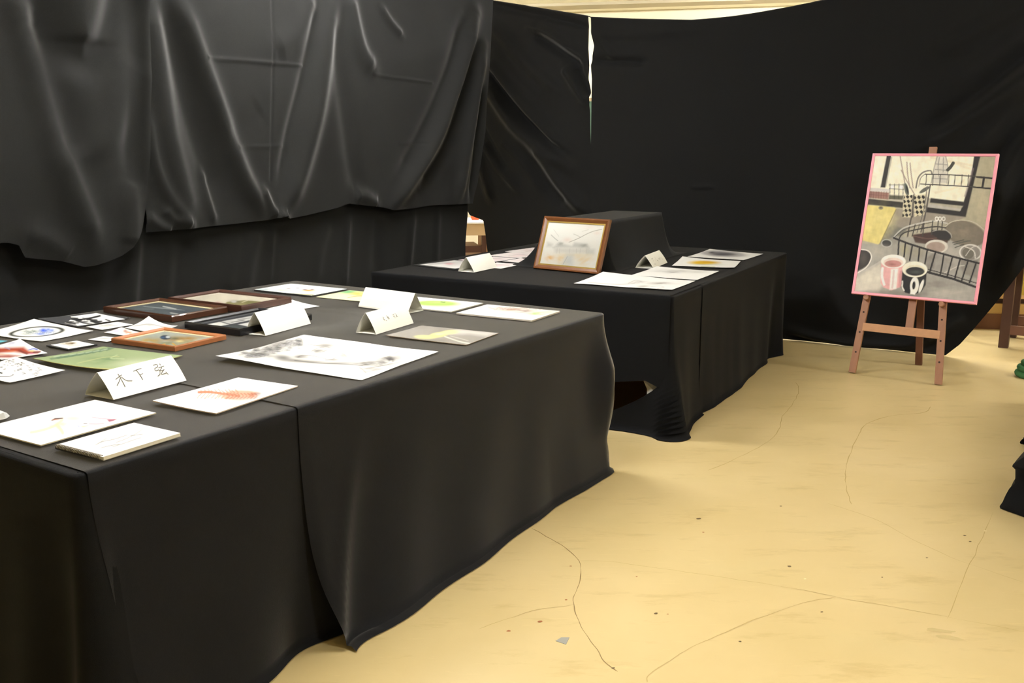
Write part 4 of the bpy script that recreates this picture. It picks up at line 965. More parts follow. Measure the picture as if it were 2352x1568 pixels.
def p_white(A): A.blot(700, 300, 40, 14, (222, 214, 206), alpha=.8, seed=2).line([(640, 300), (720, 290), (780, 300)], 5, (200, 196, 188), .6)
sheet('drawing_sheet', [(577, 706), (671, 692), (748, 701), (654, 715)], 'nearly blank white sheet lying beyond the black frame with its corner lifted', 'drawing', p_white, lifts=(0, .012, 0, 0), **k3)
def p_plate2(A):
    A.pw = 1.5
    A.blot(220, 130, 120, 26, (166, 176, 184), alpha=.8, seed=3).ell(650, 128, 240, 34, (244, 244, 236), soft=4).ell(650, 128, 240, 34, (206, 212, 206), ring=6, alpha=.7).blot(480, 130, 120, 10, (244, 214, 160), alpha=.6).blot(730, 135, 70, 8, (226, 160, 60), alpha=.95).blot(690, 124, 30, 6, (96, 72, 96), alpha=.95).blot(770, 122, 26, 6, (92, 66, 92), alpha=.95).blot(610, 108, 30, 4, (110, 90, 110), alpha=.8).blot(510, 112, 30, 4, (140, 120, 120), alpha=.8)
    A.line([(180, 140), (450, 165), (780, 182)], 12, (176, 172, 140), .8).blot(1000, 130, 120, 20, (196, 206, 206), alpha=.6)
sheet('still_life_board', [(587, 665), (668, 650), (795, 664), (714, 678.5)], 'pale board with a painted plate of small dark fruits behind the frames', 'painting', p_plate2, th=.006, base=(232, 236, 226), edge=(60, 60, 60), gain=.92, **k3)
def p_gy(A): A.blot(1190, 145, 130, 26, (70, 160, 100), alpha=.95).blot(1290, 170, 80, 22, (226, 176, 60), alpha=.95).blot(1400, 160, 90, 24, (140, 196, 130), alpha=.8).line([(1190, 215), (1260, 200), (1340, 195)], 9, (170, 130, 50), .8).blot(1000, 200, 160, 16, (244, 236, 170), alpha=.8)
sheet('fruit_painting', [(731, 682), (803, 665), (905, 677), (838, 693)], 'yellow and green fruit painting half hidden by the blank white name card', 'painting', p_gy, base=(238, 232, 180), gain=.9, **k3)
k5 = dict(scale=3.92, off=(800, 640))
def p_pear(A): A.ell(800, 225, 200, 27, (182, 214, 118), rot=.03, soft=4).blot(820, 215, 110, 12, (206, 230, 150), alpha=.7).line([(840, 210), (875, 215), (880, 207)], 5, (90, 110, 70)).blot(800, 250, 180, 8, (214, 220, 196), alpha=.6)
sheet('pear_painting', [(886, 700), (958, 680), (1107, 697), (1035, 715)], 'white board with a light green pear painted on it beside the blank name card', 'painting', p_pear, th=.005, edge=(200, 196, 180), **k5)
def p_colour(A):
    A.blot(1330, 325, 200, 18, (176, 204, 246), alpha=.95, seed=3).blot(1140, 300, 110, 14, (186, 210, 246), alpha=.9).blot(1480, 275, 150, 16, (176, 140, 116), alpha=.9, seed=4).blot(1580, 292, 80, 12, (120, 80, 62), alpha=.85, seed=5).blot(1380, 262, 80, 10, (206, 170, 160), alpha=.8, seed=6).blot(1690, 315, 80, 14, (166, 204, 96), alpha=.9, seed=7).blot(1800, 300, 60, 12, (206, 220, 170), alpha=.7)
    for i in range(20): x = 1260 + i * 24; A.line([(x, 250 + (i % 4) * 9), (x + 16, 262 + (i % 3) * 9)], 5, (150, 96, 96), .6)
    A.line([(1010, 315), (1300, 350), (1640, 372)], 7, (236, 214, 214), .8)
sheet('colourful_board', [(1052, 718), (1119, 698), (1283, 714.5), (1222, 736)], 'board with a light blue, brown and green sketch near the rounded table corner', 'painting', p_colour, th=.006, base=(244, 238, 226), edge=(214, 206, 190), **k5)
def p_lemon(A):
    A.grain(.12, 10, 5).poly([(900, 500), (1000, 455), (1360, 492), (1250, 520), (1100, 500)], (206, 200, 190), .8, 8).line([(880, 520), (1000, 560), (1100, 580)], 10, (216, 212, 196), .8).line([(930, 515), (1080, 555)], 6, (190, 186, 172), .8)
    A.ell(700, 525, 85, 16, (220, 214, 140), rot=.04, soft=3).ell(825, 505, 80, 22, (216, 210, 132), rot=-.12, soft=3).ell(930, 482, 75, 18, (222, 214, 150), rot=-.05, soft=3).blot(830, 498, 40, 10, (236, 230, 180), alpha=.7).blot(760, 555, 200, 16, (110, 104, 94), alpha=.5)
    A.blot(600, 470, 120, 30, (150, 146, 138), alpha=.6, seed=3)
sheet('lemon_painting', [(885, 771), (968, 746), (1147, 766), (1070, 790)], 'grey painting with three pale yellow lemons near the table edge', 'painting', p_lemon, th=.002, base=(146, 140, 130), gain=.85, edge=(150, 130, 100), lifts=(.004, 0, 0, 0), **k5)

# ================================================================== NAME CARDS (folded card tents)
card = mat('cream_card', (238, 236, 224), 0.8, noise=.015, nscale=30)
ink = mat('pencil_ink', (92, 88, 80), 0.8)
def tent(label, apex, ridge_end, bl, br, br_far, strokes=None, wd=.0012, group=None, dark=ink):
    z = ZC + .0004
    Ln, Rn, Rf = at(*bl, z), at(*br, z), at(*br_far, z)
    ax = Rf - Rn; ln = np.linalg.norm(ax); ax /= ln
    cr = Rn - Ln; cr -= ax * (cr @ ax); wdt = np.linalg.norm(cr); cr /= wdt       # square cross-section
    Ln = Rn - cr * wdt; md = (Ln + Rn) / 2
    nn = np.array([ax[0], ax[1], 0]); ap = onplane(*apex, md, nn); h = ap[2] - z
    hh = onplane(*ridge_end, md + ax * ln, nn)[2] - z
    h = (h + hh) / 2
    tv = .0009
    prof = [(-wdt / 2, 0), (wdt / 2, 0), (.0015, h), (-.0015, h)]
    # bowed flanks
    K = []
    for (x0, z0), (x1, z1), bow in ((prof[0], prof[1], .0), (prof[1], prof[2], .003), (prof[3], prof[0], .004)):
        for t in np.linspace(0, 1, 7)[:-1]:
            nx, nzv = (z1 - z0), -(x1 - x0); l = math.hypot(nx, nzv); K.append((x0 + (x1 - x0) * t + nx / l * bow * math.sin(math.pi * t), z0 + (z1 - z0) * t + nzv / l * bow * math.sin(math.pi * t)))
        K.append((x1, z1))
    K = np.array(K); cen = np.array([0, h * .4]); Ki = K + (cen - K) / np.linalg.norm(cen - K, axis=1)[:, None] * tv
    n = len(K); f3 = lambda q, a: md + cr * q[0] + np.array([0, 0, q[1]]) + ax * a
    v = [f3(q, 0) for q in K] + [f3(q, ln) for q in K] + [f3(q, 0) for q in Ki] + [f3(q, ln) for q in Ki]
    f = []
    for i in range(n):
        j = (i + 1) % n
        f += [(i, j, n + j, n + i), (2 * n + j, 2 * n + i, 3 * n + i, 3 * n + j), (j, i, 2 * n + i, 2 * n + j), (n + i, n + j, 3 * n + j, 3 * n + i)]
    o = obj('name_card', v, f, card, None, md + ax * ln / 2); tag(o, label, 'name card', group)
    if strokes:
        Hm = homography([br, br_far, ridge_end, apex], [(0, 0), (1, 0), (1, 1), (0, 1)])
        nrm = np.cross(ax, np.array([-cr[0] * wdt / 2, -cr[1] * wdt / 2, h])); nrm /= np.linalg.norm(nrm)
        if nrm @ cr < 0: nrm = -nrm
        for chars in strokes:
            mb = MB()
            for s_ in chars:
                q = hmap(Hm, smoothline(s_, 4) if len(s_) > 2 else np.array(s_, float)); pts = []
                for a_, b_ in q:
                    bow = .003 * math.sin(math.pi * min(max(b_, 0), 1)) + .0009
                    pts.append(md + cr * (wdt / 2 * (1 - b_) + .0015 * b_) + np.array([0, 0, h * b_]) + ax * ln * a_ + nrm * bow)
                pts = np.array(pts); tg = np.gradient(pts, axis=0); sd = np.cross(tg, nrm); sd /= np.linalg.norm(sd, axis=1)[:, None] + 1e-12
                k = len(pts); mb.add(list(pts + sd * wd / 2) + list(pts - sd * wd / 2), [(i, i + 1, k + i + 1, k + i) for i in range(k - 1)])
            ch = mb.build('written_character', dark, o); ch.location = -o.location
            if dark is not ink: ch['kind'] = 'stuff'
    return o
c1 = lambda L: [[(x / 5.6, 640 + y / 5.6) for x, y in s] for s in L]
NAME = c1([[(1488, 1302), (1530, 1268), (1572, 1240)], [(1520, 1225), (1565, 1310), (1610, 1397)], [(1552, 1272), (1535, 1320), (1503, 1382)], [(1562, 1268), (1600, 1300), (1640, 1318), (1702, 1318)],
    [(1718, 1196), (1770, 1175), (1826, 1158)], [(1760, 1182), (1800, 1240), (1838, 1306)], [(1800, 1246), (1842, 1226)],
    [(1975, 1120), (2022, 1108), (2032, 1140), (1994, 1162), (2006, 1192), (2050, 1180), (2057, 1235), (2028, 1262)], [(2058, 1098), (2070, 1122)], [(2040, 1156), (2112, 1130)],
    [(2082, 1150), (2064, 1190), (2112, 1180)], [(2112, 1174), (2074, 1236), (2142, 1220)], [(2130, 1205), (2166, 1240)]])
tent('white card tent with three large handwritten characters in front of the green painting', (225, 855), (395, 817), (197, 905), (261, 918), (428.5, 873.5), [NAME[:4], NAME[4:7], NAME[7:]], .0023)
c2_ = lambda L: [[(820 + x / 16.8, 690 + y / 16.8) for x, y in s] for s in L]
SM = c2_([[(1000, 705), (1062, 690)], [(1010, 648), (1035, 720), (1062, 800)], [(1040, 742), (1100, 782)], [(1120, 800), (1160, 796)], [(1020, 760), (1070, 770)],
    [(1145, 590), (1175, 640), (1200, 692)], [(1178, 662), (1232, 655)], [(1190, 692), (1272, 732)], [(1215, 648), (1225, 700), (1245, 760)], [(1180, 700), (1260, 690)],
    [(1398, 578), (1452, 560)], [(1408, 600), (1442, 662)], [(1440, 590), (1465, 650), (1492, 705)], [(1420, 640), (1470, 630)], [(1488, 510), (1520, 555), (1552, 592)], [(1508, 655), (1592, 640)], [(1520, 600), (1570, 590)], [(1530, 560), (1560, 640)]])
tent('white card tent with four small pencilled characters beside the lemon painting', (841, 719), (933, 696), (818, 763), (864, 768), (950, 742), [SM[:5], SM[5:10], SM[10:14], SM[14:15], SM[15:]], .0022, dark=mat('soft_pencil', (150, 146, 134), .8))
tent('blank white card tent standing against the glossy black frame', (586, 719), (690, 693), (568, 765), (610, 771), (714, 743))
# tent facing the other way: its open end shows at the right
def tent_back(label, ridge0, ridge1, bl, br_end, far_end):
    z = ZC + .0004; F0, F1, G1 = at(*bl, z), at(*br_end, z), at(*far_end, z)
    ax = F1 - F0; ln = np.linalg.norm(ax); ax /= ln; cr = G1 - F1; cr -= ax * (cr @ ax); wdt = np.linalg.norm(cr); cr /= wdt; md = (F0 + F0 + cr * wdt) / 2
    nn = np.array([ax[0], ax[1], 0]); h = (onplane(*ridge1, md + ax * ln, nn)[2] + onplane(*ridge0, md, nn)[2]) / 2 - z
    K = np.array([(-wdt / 2, 0), (wdt / 2, 0), (.0015, h), (-.0015, h)]); K = np.vstack([K[:3], [(-.0015, h)], [(-wdt * .30, h * .46)], [(-wdt / 2 + .002, .006)]])
    cen = np.array([0, h * .4]); Ki = K + (cen - K) / np.linalg.norm(cen - K, axis=1)[:, None] * .0009; n = len(K)
    f3 = lambda q, a: md + cr * q[0] + np.array([0, 0, q[1]]) + ax * a
    v = [f3(q, 0) for q in K] + [f3(q, ln) for q in K] + [f3(q, 0) for q in Ki] + [f3(q, ln) for q in Ki]; f = []
    for i in range(n):
        j = (i + 1) % n; f += [(j, i, n + i, n + j), (2 * n + i, 2 * n + j, 3 * n + j, 3 * n + i), (i, j, 2 * n + j, 2 * n + i), (n + j, n + i, 3 * n + i, 3 * n + j)]
    o = obj('name_card', v, f, card, None, md + ax * ln / 2); tag(o, label, 'name card'); return o
tent_back('blank cream card tent turned sideways before the pear painting', (839, 661), (952, 672), (823, 704), (937, 720), (965, 712))
tent('blank white card tent on the table with the leaning gilt frame', (1074, 590), (1127, 582), (1056, 622), (1089, 625.5), (1142, 614))
c4_ = lambda L: [[(1440 + x / 11.76, 560 + y / 11.76) for x, y in s] for s in L]
SM2 = c4_([[(700, 402), (750, 385)], [(740, 400), (748, 470)], [(805, 350), (818, 402)], [(790, 420), (802, 452)], [(815, 400), (830, 430)], [(840, 455), (882, 435)], [(890, 400), (942, 385)], [(900, 425), (925, 410)], [(955, 370), (975, 400)], [(965, 410), (1000, 420)], [(755, 540), (800, 542)], [(870, 470), (890, 500)], [(925, 400), (940, 430)]])
tent('small cream card tent with faint writing beside the yellow blob painting', (1488.5, 585), (1521.6, 577), (1466, 612), (1501, 617), (1533, 603), [SM2[:2], SM2[2:5], SM2[5:8], SM2[8:10], SM2[10:11], SM2[11:12], SM2[12:]], .0028, dark=mat('faint_pencil', (184, 180, 168), .8))

# ================================================================== SHEETS ON THE SECOND TABLE
k6 = dict(scale=4.2, off=(860, 460))
mn3 = sheet('black_mount', [(957, 609), (1046, 594), (1122, 607), (1048, 619.5)], 'black mount with a grey and pink drawing behind a blank name card', 'drawing', None, base=(46, 46, 44), th=.002, edge=(30, 30, 30))
def p_gp(A): A.blot(720, 610, 150, 24, (176, 172, 166), alpha=.8, seed=2).blot(745, 612, 40, 9, (206, 120, 130), alpha=.8).blot(830, 600, 80, 18, (190, 186, 178), alpha=.8, seed=5).line([(560, 620), (700, 600), (860, 590)], 6, (150, 146, 140), .6)
o = sheet('grey_drawing', [(972, 608), (1046, 596), (1108, 606), (1050, 617)], None, None, p_gp, z=ZC + .0025, base=(226, 222, 216), **k6); reparent(o, mn3)
def p_pale(sd):
    def f(A):
        c = A.P.mean(0); A.k = 1; A.off = np.zeros(2); A.blot(c[0], c[1], 26, 5, (246, 224, 222), alpha=.8, seed=sd); A.line([(c[0] - 20, c[1] + 2), (c[0], c[1] - 2), (c[0] + 22, c[1] + 1)], 1.2, (214, 206, 200), .7)
    return f
for i, (px, lb) in enumerate([([(1169, 577), (1222, 567.5), (1292, 574), (1240, 584)], 'pale pink tinted sheet farthest back in the pile beside the sloping cloth'),
        ([(1130, 586.5), (1178, 577.5), (1256, 585), (1205, 594.5)], 'pale pink tinted sheet lying in the middle of the pile beside the sloping cloth'),
        ([(1092, 596), (1131, 588.5), (1181, 593), (1139, 601.5)], 'pale sheet partly hidden behind the blank name card'),
        ([(1161, 599.5), (1206, 590), (1270, 596), (1225, 606)], 'pale pink sheet half covered by the sloping cloth'),
        ([(1096, 612), (1139, 602), (1196, 606.5), (1152, 617)], 'front pale pink sheet next to the blank name card'),
        ([(1040, 599), (1063, 595), (1092, 598), (1068, 603)], 'small white sheet peeking out behind the blank name card')]):
    sheet('pale_drawing', px, lb, 'drawing', p_pale(i), group=None, base=(250, 244, 240))
k7 = dict(scale=4.2, off=(1300, 460))
def p_e1(A):
    A.line([(240, 790), (400, 805), (560, 810), (700, 800)], 8, (206, 202, 196), .7).blot(730, 790, 80, 16, (196, 192, 188), alpha=.7, seed=3).blot(930, 800, 110, 14, (180, 174, 164), alpha=.8, seed=4).blot(780, 832, 50, 8, (176, 172, 164), alpha=.8).line([(850, 835), (930, 830), (960, 845), (900, 860)], 5, (200, 198, 192), .7).line([(640, 800), (700, 770), (760, 780)], 5, (180, 176, 170), .6)
sheet('pencil_drawing', [(1323, 650), (1383, 625), (1595, 644.5), (1544, 667)], 'white sheet with faint pencil shading at the near corner of the table', 'drawing', p_e1, lifts=(0, .015, 0, .004), wave=.004, seed=2, **k7)
def p_e2(A): A.blot(1030, 680, 180, 14, (206, 204, 198), alpha=.8, seed=3).blot(1250, 685, 110, 12, (226, 224, 218), alpha=.8).blot(1000, 690, 70, 9, (176, 174, 168), alpha=.6, seed=4)
sheet('pencil_drawing', [(1450, 631), (1507, 613), (1661, 621), (1593, 644)], 'white sheet with a pale grey smudge between two other drawings', 'drawing', p_e2, lifts=(0, .012, .006, 0), wave=.003, seed=3, **k7)
def p_e3(A): A.ell(1345, 597, 140, 15, (236, 200, 62), rot=-.02, soft=3).blot(1400, 592, 80, 8, (220, 178, 50), alpha=.8).blot(1360, 612, 140, 6, (210, 212, 176), alpha=.7).line([(1280, 632), (1420, 634)], 6, (190, 196, 130), .7)
sheet('yellow_painting', [(1530, 609), (1578.5, 592), (1709.5, 598), (1678.5, 614)], 'white sheet with a bright yellow oval blob', 'painting', p_e3, lifts=(.004, .014, 0, .008), wave=.003, seed=4, **k7)
def p_e4(A): A.ell(1525, 515, 175, 24, (150, 148, 150), rot=.06, soft=6).blot(1540, 520, 110, 14, (96, 94, 98), alpha=.8).blot(1420, 500, 30, 7, (70, 70, 76), alpha=.9).ell(1525, 515, 175, 24, (196, 194, 196), rot=.06, ring=8, alpha=.6)
sheet('grey_pebble_drawing', [(1578.5, 589), (1631, 572), (1751, 582.6), (1709.5, 597.6)], 'white sheet with a shaded dark grey oval at the far corner of the table', 'drawing', p_e4, lifts=(0, .014, .004, 0), wave=.003, seed=5, **k7)

# ================================================================== EASEL AND ITS PAINTING
FLf, FRf = at(1957, 857, 0), at(2155, 885, 0); ea = math.radians(-36)
eh = np.array([math.cos(ea), math.sin(ea), 0]); eb = np.array([-eh[1], eh[0], 0]); th_ = math.radians(15)
eu = np.array([0, 0, math.cos(th_)]) + eb * math.sin(th_); en = np.cross(eh, eu)
EM = (FLf + FRf) / 2
ez = mat('easel_wood', (150, 104, 74), 0.5, noise=.16, nscale=8, stretch=(6, 6, 1)); ezl = mat('easel_wood_light', (186, 136, 92), 0.5, noise=.14, nscale=9, stretch=(1, 6, 6)); ezd = mat('easel_wood_dark', (104, 64, 44), 0.55, noise=.16, nscale=8)
E_ = empty('wooden_easel', EM); tag(E_, 'brown wooden A-frame easel holding the pink framed kitchen painting', 'easel')
def el(x, y, zf=0.0): return eh * x + eu * y + en * zf        # local easel plane coordinates (x across, y up the plane, zf forward)
def epx(x, y, zf=0.0):
    q = onplane(x, y, EM + en * zf, en) - EM; return q @ eh, q @ eu
lf = epx(1957, 857); lp = epx(1990, 690); rf = epx(2155, 885); rp = epx(2166, 705); top_c = epx(2143, 337)
def ext(a, b, y): t = (y - a[1]) / (b[1] - a[1]); return a[0] + (b[0] - a[0]) * t
YT = 1.30
for f0, f1 in ((lf, lp), (rf, rp)):
    xt = ext(f0, f1, YT) * .35 + top_c[0] * .65 if False else ext(f0, f1, YT)
    leg = MB().bar(el(f0[0], f0[1] + .006), el(xt, YT), .042, .022, up=en).build('front_leg', ez, E_)
    for yy in (.14, .27, .40):
        x = ext(f0, f1, yy); q = MB(); q.tube([el(x, yy, .0105), el(x, yy, .0118)], .006, 10); q.build('peg_hole', mat('dark_hole', (40, 24, 16), .9), leg)
mb_ = epx(2088, 752); mtp = epx(2143, 337)
MB().bar(el(mb_[0], mb_[1] - .03, -.012), el(mtp[0], mtp[1], -.012), .045, .02, up=en).build('centre_mast', ez, E_)
cl, cr_ = epx(1990, 752), epx(2158, 768)
MB().bar(el(cl[0] - .02, (cl[1] + cr_[1]) / 2, .004), el(cr_[0] + .005, (cl[1] + cr_[1]) / 2, .004), .05, .02, up=en).build('crossbar', ezl, E_)
MB().bar(el(ext(lf, lp, 1.2) - .03, 1.22, -.012), el(ext(rf, rp, 1.2) + .03, 1.22, -.012), .05, .02, up=en).build('upper_crossbar', ezl, E_)
rb = at(2110, 838, 0) - EM
MB().bar(rb + np.array([0, 0, .004]), el(mtp[0] - .02, 1.25, -.04), .042, .024, up=en).build('rear_leg', ezd, E_)
PZ = .045
pegs = [epx(1990, 678, PZ), epx(2163, 694, PZ)]
# painting
OUT = [(1952, 674), (2238, 698), (2299, 352), (2007, 352)]
cz = [onplane(x, y, EM + en * PZ, en) for x, y in OUT]
cloc = [((p - EM) @ eh, (p - EM) @ eu) for p in cz]
x0 = (cloc[0][0] + cloc[3][0]) / 2; x1 = (cloc[1][0] + cloc[2][0]) / 2; y0 = (cloc[0][1] + cloc[1][1]) / 2; y1 = (cloc[2][1] + cloc[3][1]) / 2
for px_ in pegs:
    q = MB(); q.tube([el(px_[0], y0 - .016, -.01), el(px_[0], y0 - .016, PZ + .006), el(px_[0], y0 - .016, PZ + .008)], [.0165, .0165, .013], 14); q.build('support_peg', ez, E_)
def p_kitchen(A):
    A.grain(.05, 20, 2)
    BK = (40, 38, 38)
    A.poly([(225, 95), (880, 95), (800, 385), (590, 368), (560, 352), (330, 342), (195, 335)], (236, 231, 208), soft=2)
    for a in ([(600, 110), (700, 130), (840, 180)], [(620, 330), (740, 300), (800, 250)], [(700, 130), (860, 160)]): A.line(a, 14, (222, 212, 184), .6)
    A.poly([(908, 95), (1015, 95), (935, 560), (880, 570), (700, 530), (600, 470), (810, 478)], (166, 160, 138), soft=2).blot(900, 380, 60, 120, (184, 176, 150), alpha=.6, seed=4).blot(960, 160, 40, 60, (176, 168, 140), alpha=.6)
    A.poly([(370, 430), (810, 478), (700, 530), (600, 500), (430, 560), (340, 540)], (146, 138, 126), soft=3)
    A.poly([(868, 95), (908, 95), (806, 480), (558, 452), (566, 418), (768, 444), (790, 412), (584, 392), (590, 362), (795, 386), (842, 240)], BK, soft=2.5)
    A.poly([(578, 400), (778, 430), (774, 442), (572, 420)], (176, 172, 166), soft=2).line([(858, 180), (835, 260), (805, 350)], 14, (120, 104, 108), .5)
    A.poly([(322, 95), (350, 95), (308, 300), (278, 298)], (48, 46, 46), soft=2).line([(352, 110), (312, 290)], 8, (150, 146, 134), .6)
    A.poly([(192, 368), (420, 390), (414, 426), (185, 404)], BK, soft=2).line([(200, 363), (420, 383)], 9, (190, 184, 170), .9)
    A.poly([(207, 320), (332, 330), (326, 374), (200, 362)], (142, 106, 98), soft=2).poly([(212, 300), (338, 308), (332, 330), (207, 320)], (204, 200, 194), soft=2)
    for i in range(7): A.line([(220 + i * 16, 325), (216 + i * 16, 366)], 4, (108, 74, 70), .7)
    A.line([(205, 342), (328, 352)], 4, (108, 74, 70), .7)
    for x in (338, 366, 394, 420): A.line([(x, 276), (x - 3, 370)], 5, (66, 66, 62), .85, smooth=False)
    A.line([(332, 282), (426, 282)], 4, (80, 80, 76), .8).line([(332, 306), (424, 310)], 4, (80, 80, 76), .8).poly([(344, 284), (362, 284), (360, 304), (342, 303)], (240, 240, 236)).poly([(398, 284), (420, 286), (416, 308), (396, 306)], (240, 240, 236)).poly([(334, 348), (416, 352), (412, 374), (328, 370)], (60, 62, 48), .85)
    for a in ([(405, 105), (420, 200), (440, 330)], [(446, 140), (450, 220), (462, 300)], [(466, 145), (472, 220), (482, 300)], [(410, 190), (450, 270), (492, 345)]): A.line(a, 7, (150, 134, 122), .9)
    A.ell(440, 310, 13, 42, (92, 98, 92), rot=-.2).ell(445, 310, 6, 30, (40, 44, 42), rot=-.2).ell(553, 312, 38, 11, (88, 90, 84), rot=-.55)
    A.poly([(425, 345), (478, 345), (462, 485), (410, 482)], (206, 198, 170), soft=2).checker([(425, 345), (478, 345), (462, 485), (410, 482)], (30, 28, 28), 24)
    A.poly([(488, 345), (566, 340), (548, 470), (486, 480)], (206, 198, 170), soft=2).checker([(488, 345), (566, 340), (548, 470), (486, 480)], (34, 32, 32), 26).line([(484, 345), (474, 480)], 10, (50, 48, 46), .8)
    # kettle and upper shelf
    A.poly([(636, 100), (690, 100), (702, 170), (692, 272), (592, 272), (612, 190)], (206, 202, 190), soft=4)
    for a in ([(636, 105), (612, 190), (596, 270)], [(690, 105), (702, 170), (694, 270)], [(630, 150), (696, 155)], [(622, 185), (700, 190)], [(650, 110), (640, 180), (650, 260)], [(675, 110), (672, 200)], [(605, 240), (695, 245)]): A.line(a, 6, (140, 138, 132), .8)
    A.line([(736, 144), (718, 170), (700, 188)], 20, (66, 66, 62)).line([(500, 300), (514, 240), (545, 204), (592, 192), (602, 216)], 9, (120, 116, 108)).line([(518, 290), (530, 240), (560, 212)], 5, (130, 126, 118))
    A.line([(528, 276), (700, 284), (855, 292), (975, 302)], 7, (62, 60, 58), smooth=False).line([(560, 214), (720, 218), (860, 226), (980, 236)], 7, (62, 60, 58), smooth=False)
    for x in (568, 610, 655, 708, 746, 790, 830): A.line([(x, 218), (x - 7, 284)], 6, (70, 68, 64), .9)
    A.line([(926, 234), (914, 296)], 13, (42, 40, 40)).line([(880, 232), (980, 240)], 9, (42, 40, 40)).line([(860, 294), (975, 304)], 10, (42, 40, 40)).line([(590, 280), (560, 440), (525, 575)], 9, (84, 80, 76)).line([(570, 290), (545, 440), (500, 580)], 6, (110, 106, 100)).line([(468, 480), (440, 610), (428, 740)], 9, (74, 70, 68))
    # board and counter
    A.poly([(340, 530), (440, 560), (380, 620), (330, 660), (260, 660), (300, 580)], (106, 106, 102), soft=5)
    A.poly([(100, 640), (260, 655), (360, 600), (900, 640), (850, 1010), (95, 955)], (158, 155, 148), soft=4).blot(330, 590, 70, 60, (112, 112, 108), alpha=.8, seed=7)
    A.poly([(190, 418), (200, 408), (362, 422), (374, 432), (270, 645), (255, 652), (160, 628)], (216, 202, 128), soft=2.5).blot(280, 520, 90, 90, (226, 212, 146), alpha=.5, seed=6).line([(372, 436), (268, 648)], 6, (120, 108, 70), .7).ell(278, 426, 15, 11, (140, 132, 106)).ell(278, 424, 8, 6, (96, 90, 76))
    A.ell(310, 645, 28, 20, (54, 54, 54)).ell(310, 645, 32, 23, (190, 190, 186), ring=5, alpha=.7)
    A.blot(250, 700, 80, 36, (176, 172, 160), alpha=.9).poly([(105, 870), (270, 765), (290, 900), (250, 940), (95, 950)], (206, 200, 186), soft=10).blot(190, 860, 70, 50, (222, 216, 200), alpha=.7).blot(600, 900, 120, 40, (132, 128, 122), alpha=.7, seed=8).blot(700, 960, 150, 40, (184, 180, 170), alpha=.8, seed=9).blot(330, 950, 150, 16, (136, 130, 120), alpha=.7)
    A.poly([(146, 684), (182, 688), (208, 708), (212, 732), (196, 775), (160, 802), (122, 822)], (52, 49, 48), soft=3).line([(150, 684), (190, 690), (212, 715), (210, 748), (180, 795), (125, 830)], 7, (226, 222, 214)).line([(125, 840), (200, 800), (300, 740)], 10, (190, 186, 178), .7).blot(165, 740, 24, 36, (92, 86, 80), alpha=.6)
    # dishes
    A.ell(800, 583, 128, 78, (116, 108, 96), rot=.28, soft=3).blot(780, 580, 80, 44, (136, 126, 110), alpha=.7, seed=4).line([(672, 545), (720, 510), (790, 500), (860, 515), (920, 560)], 6, (190, 184, 168), .9)
    A.poly([(470, 592), (600, 572), (700, 600), (690, 640), (560, 650), (488, 640)], (66, 48, 44), soft=3).poly([(590, 560), (690, 565), (716, 600), (700, 628), (640, 620), (596, 590)], (40, 38, 38), soft=3).line([(596, 570), (660, 556), (705, 580), (716, 606)], 6, (170, 166, 158), .8).line([(480, 600), (560, 615), (620, 612)], 6, (104, 80, 74), .8)
    A.poly([(545, 690), (690, 650), (748, 690), (770, 760), (730, 850), (600, 810), (545, 760)], (160, 156, 150), soft=4).blot(650, 760, 70, 50, (138, 134, 128), alpha=.8, seed=5).ell(620, 664, 72, 42, (206, 202, 194)).ell(616, 668, 58, 33, (160, 142, 132)).blot(720, 700, 40, 40, (182, 178, 170), alpha=.8)
    A.ell(830, 700, 66, 48, (136, 132, 126), soft=3).ell(830, 700, 66, 48, (214, 212, 206), ring=7).ell(815, 705, 36, 34, (104, 100, 92), rot=.4).line([(790, 660), (850, 690), (860, 740)], 6, (214, 210, 204), .9).line([(800, 720), (840, 670), (880, 660)], 5, (200, 196, 190), .8).poly([(760, 740), (880, 740), (870, 860), (780, 830)], (126, 122, 116), .8, 5).line([(640, 840), (740, 790), (790, 780)], 6, (200, 196, 188), .8).line([(730, 650), (800, 632), (830, 628)], 8, (84, 86, 78), .9).line([(735, 670), (790, 650)], 6, (70, 72, 66), .9).line([(720, 640), (790, 622)], 6, (70, 72, 66), .9)
    A.poly([(545, 740), (620, 690), (600, 800), (560, 810)], (120, 116, 110), .7, 5).blot(500, 700, 50, 40, (150, 144, 126), alpha=.8).blot(420, 680, 30, 40, (166, 160, 130), alpha=.8)
    # wire rack
    A.line([(352, 612), (385, 575), (430, 545), (520, 520), (600, 506), (690, 520)], 8, (196, 194, 188), .9).line([(352, 614), (392, 580), (440, 552), (600, 512)], 4, (60, 58, 56)).line([(386, 624), (404, 592), (450, 570), (600, 542), (680, 548)], 8, (52, 50, 50))
    for x0_, y0_, x1_, y1_ in ((600, 506, 590, 590), (635, 506, 628, 560), (545, 520, 535, 600), (660, 512, 655, 560), (490, 530, 470, 600)): A.line([(x0_, y0_), (x1_, y1_)], 7, (60, 58, 56))
    for x in (625, 645, 668): A.ell(x, 492, 9, 11, (226, 224, 218), ring=5)
    A.line([(355, 612), (450, 648), (560, 682), (720, 726), (888, 768)], 12, (34, 33, 34), smooth=False).line([(558, 822), (720, 864), (860, 914)], 14, (34, 33, 34), smooth=False).line([(566, 806), (720, 846), (866, 890)], 6, (48, 46, 46), smooth=False)
    for a, b, c, d in ((387, 625, 380, 716), (428, 640, 416, 728), (470, 655, 452, 750), (515, 670, 503, 768), (562, 690, 540, 794), (612, 702, 576, 818), (664, 718, 640, 838), (716, 735, 682, 848), (764, 745, 730, 858), (812, 758, 772, 872), (862, 770, 820, 886)): A.line([(a, b), (c, d)], 10, (36, 35, 36))
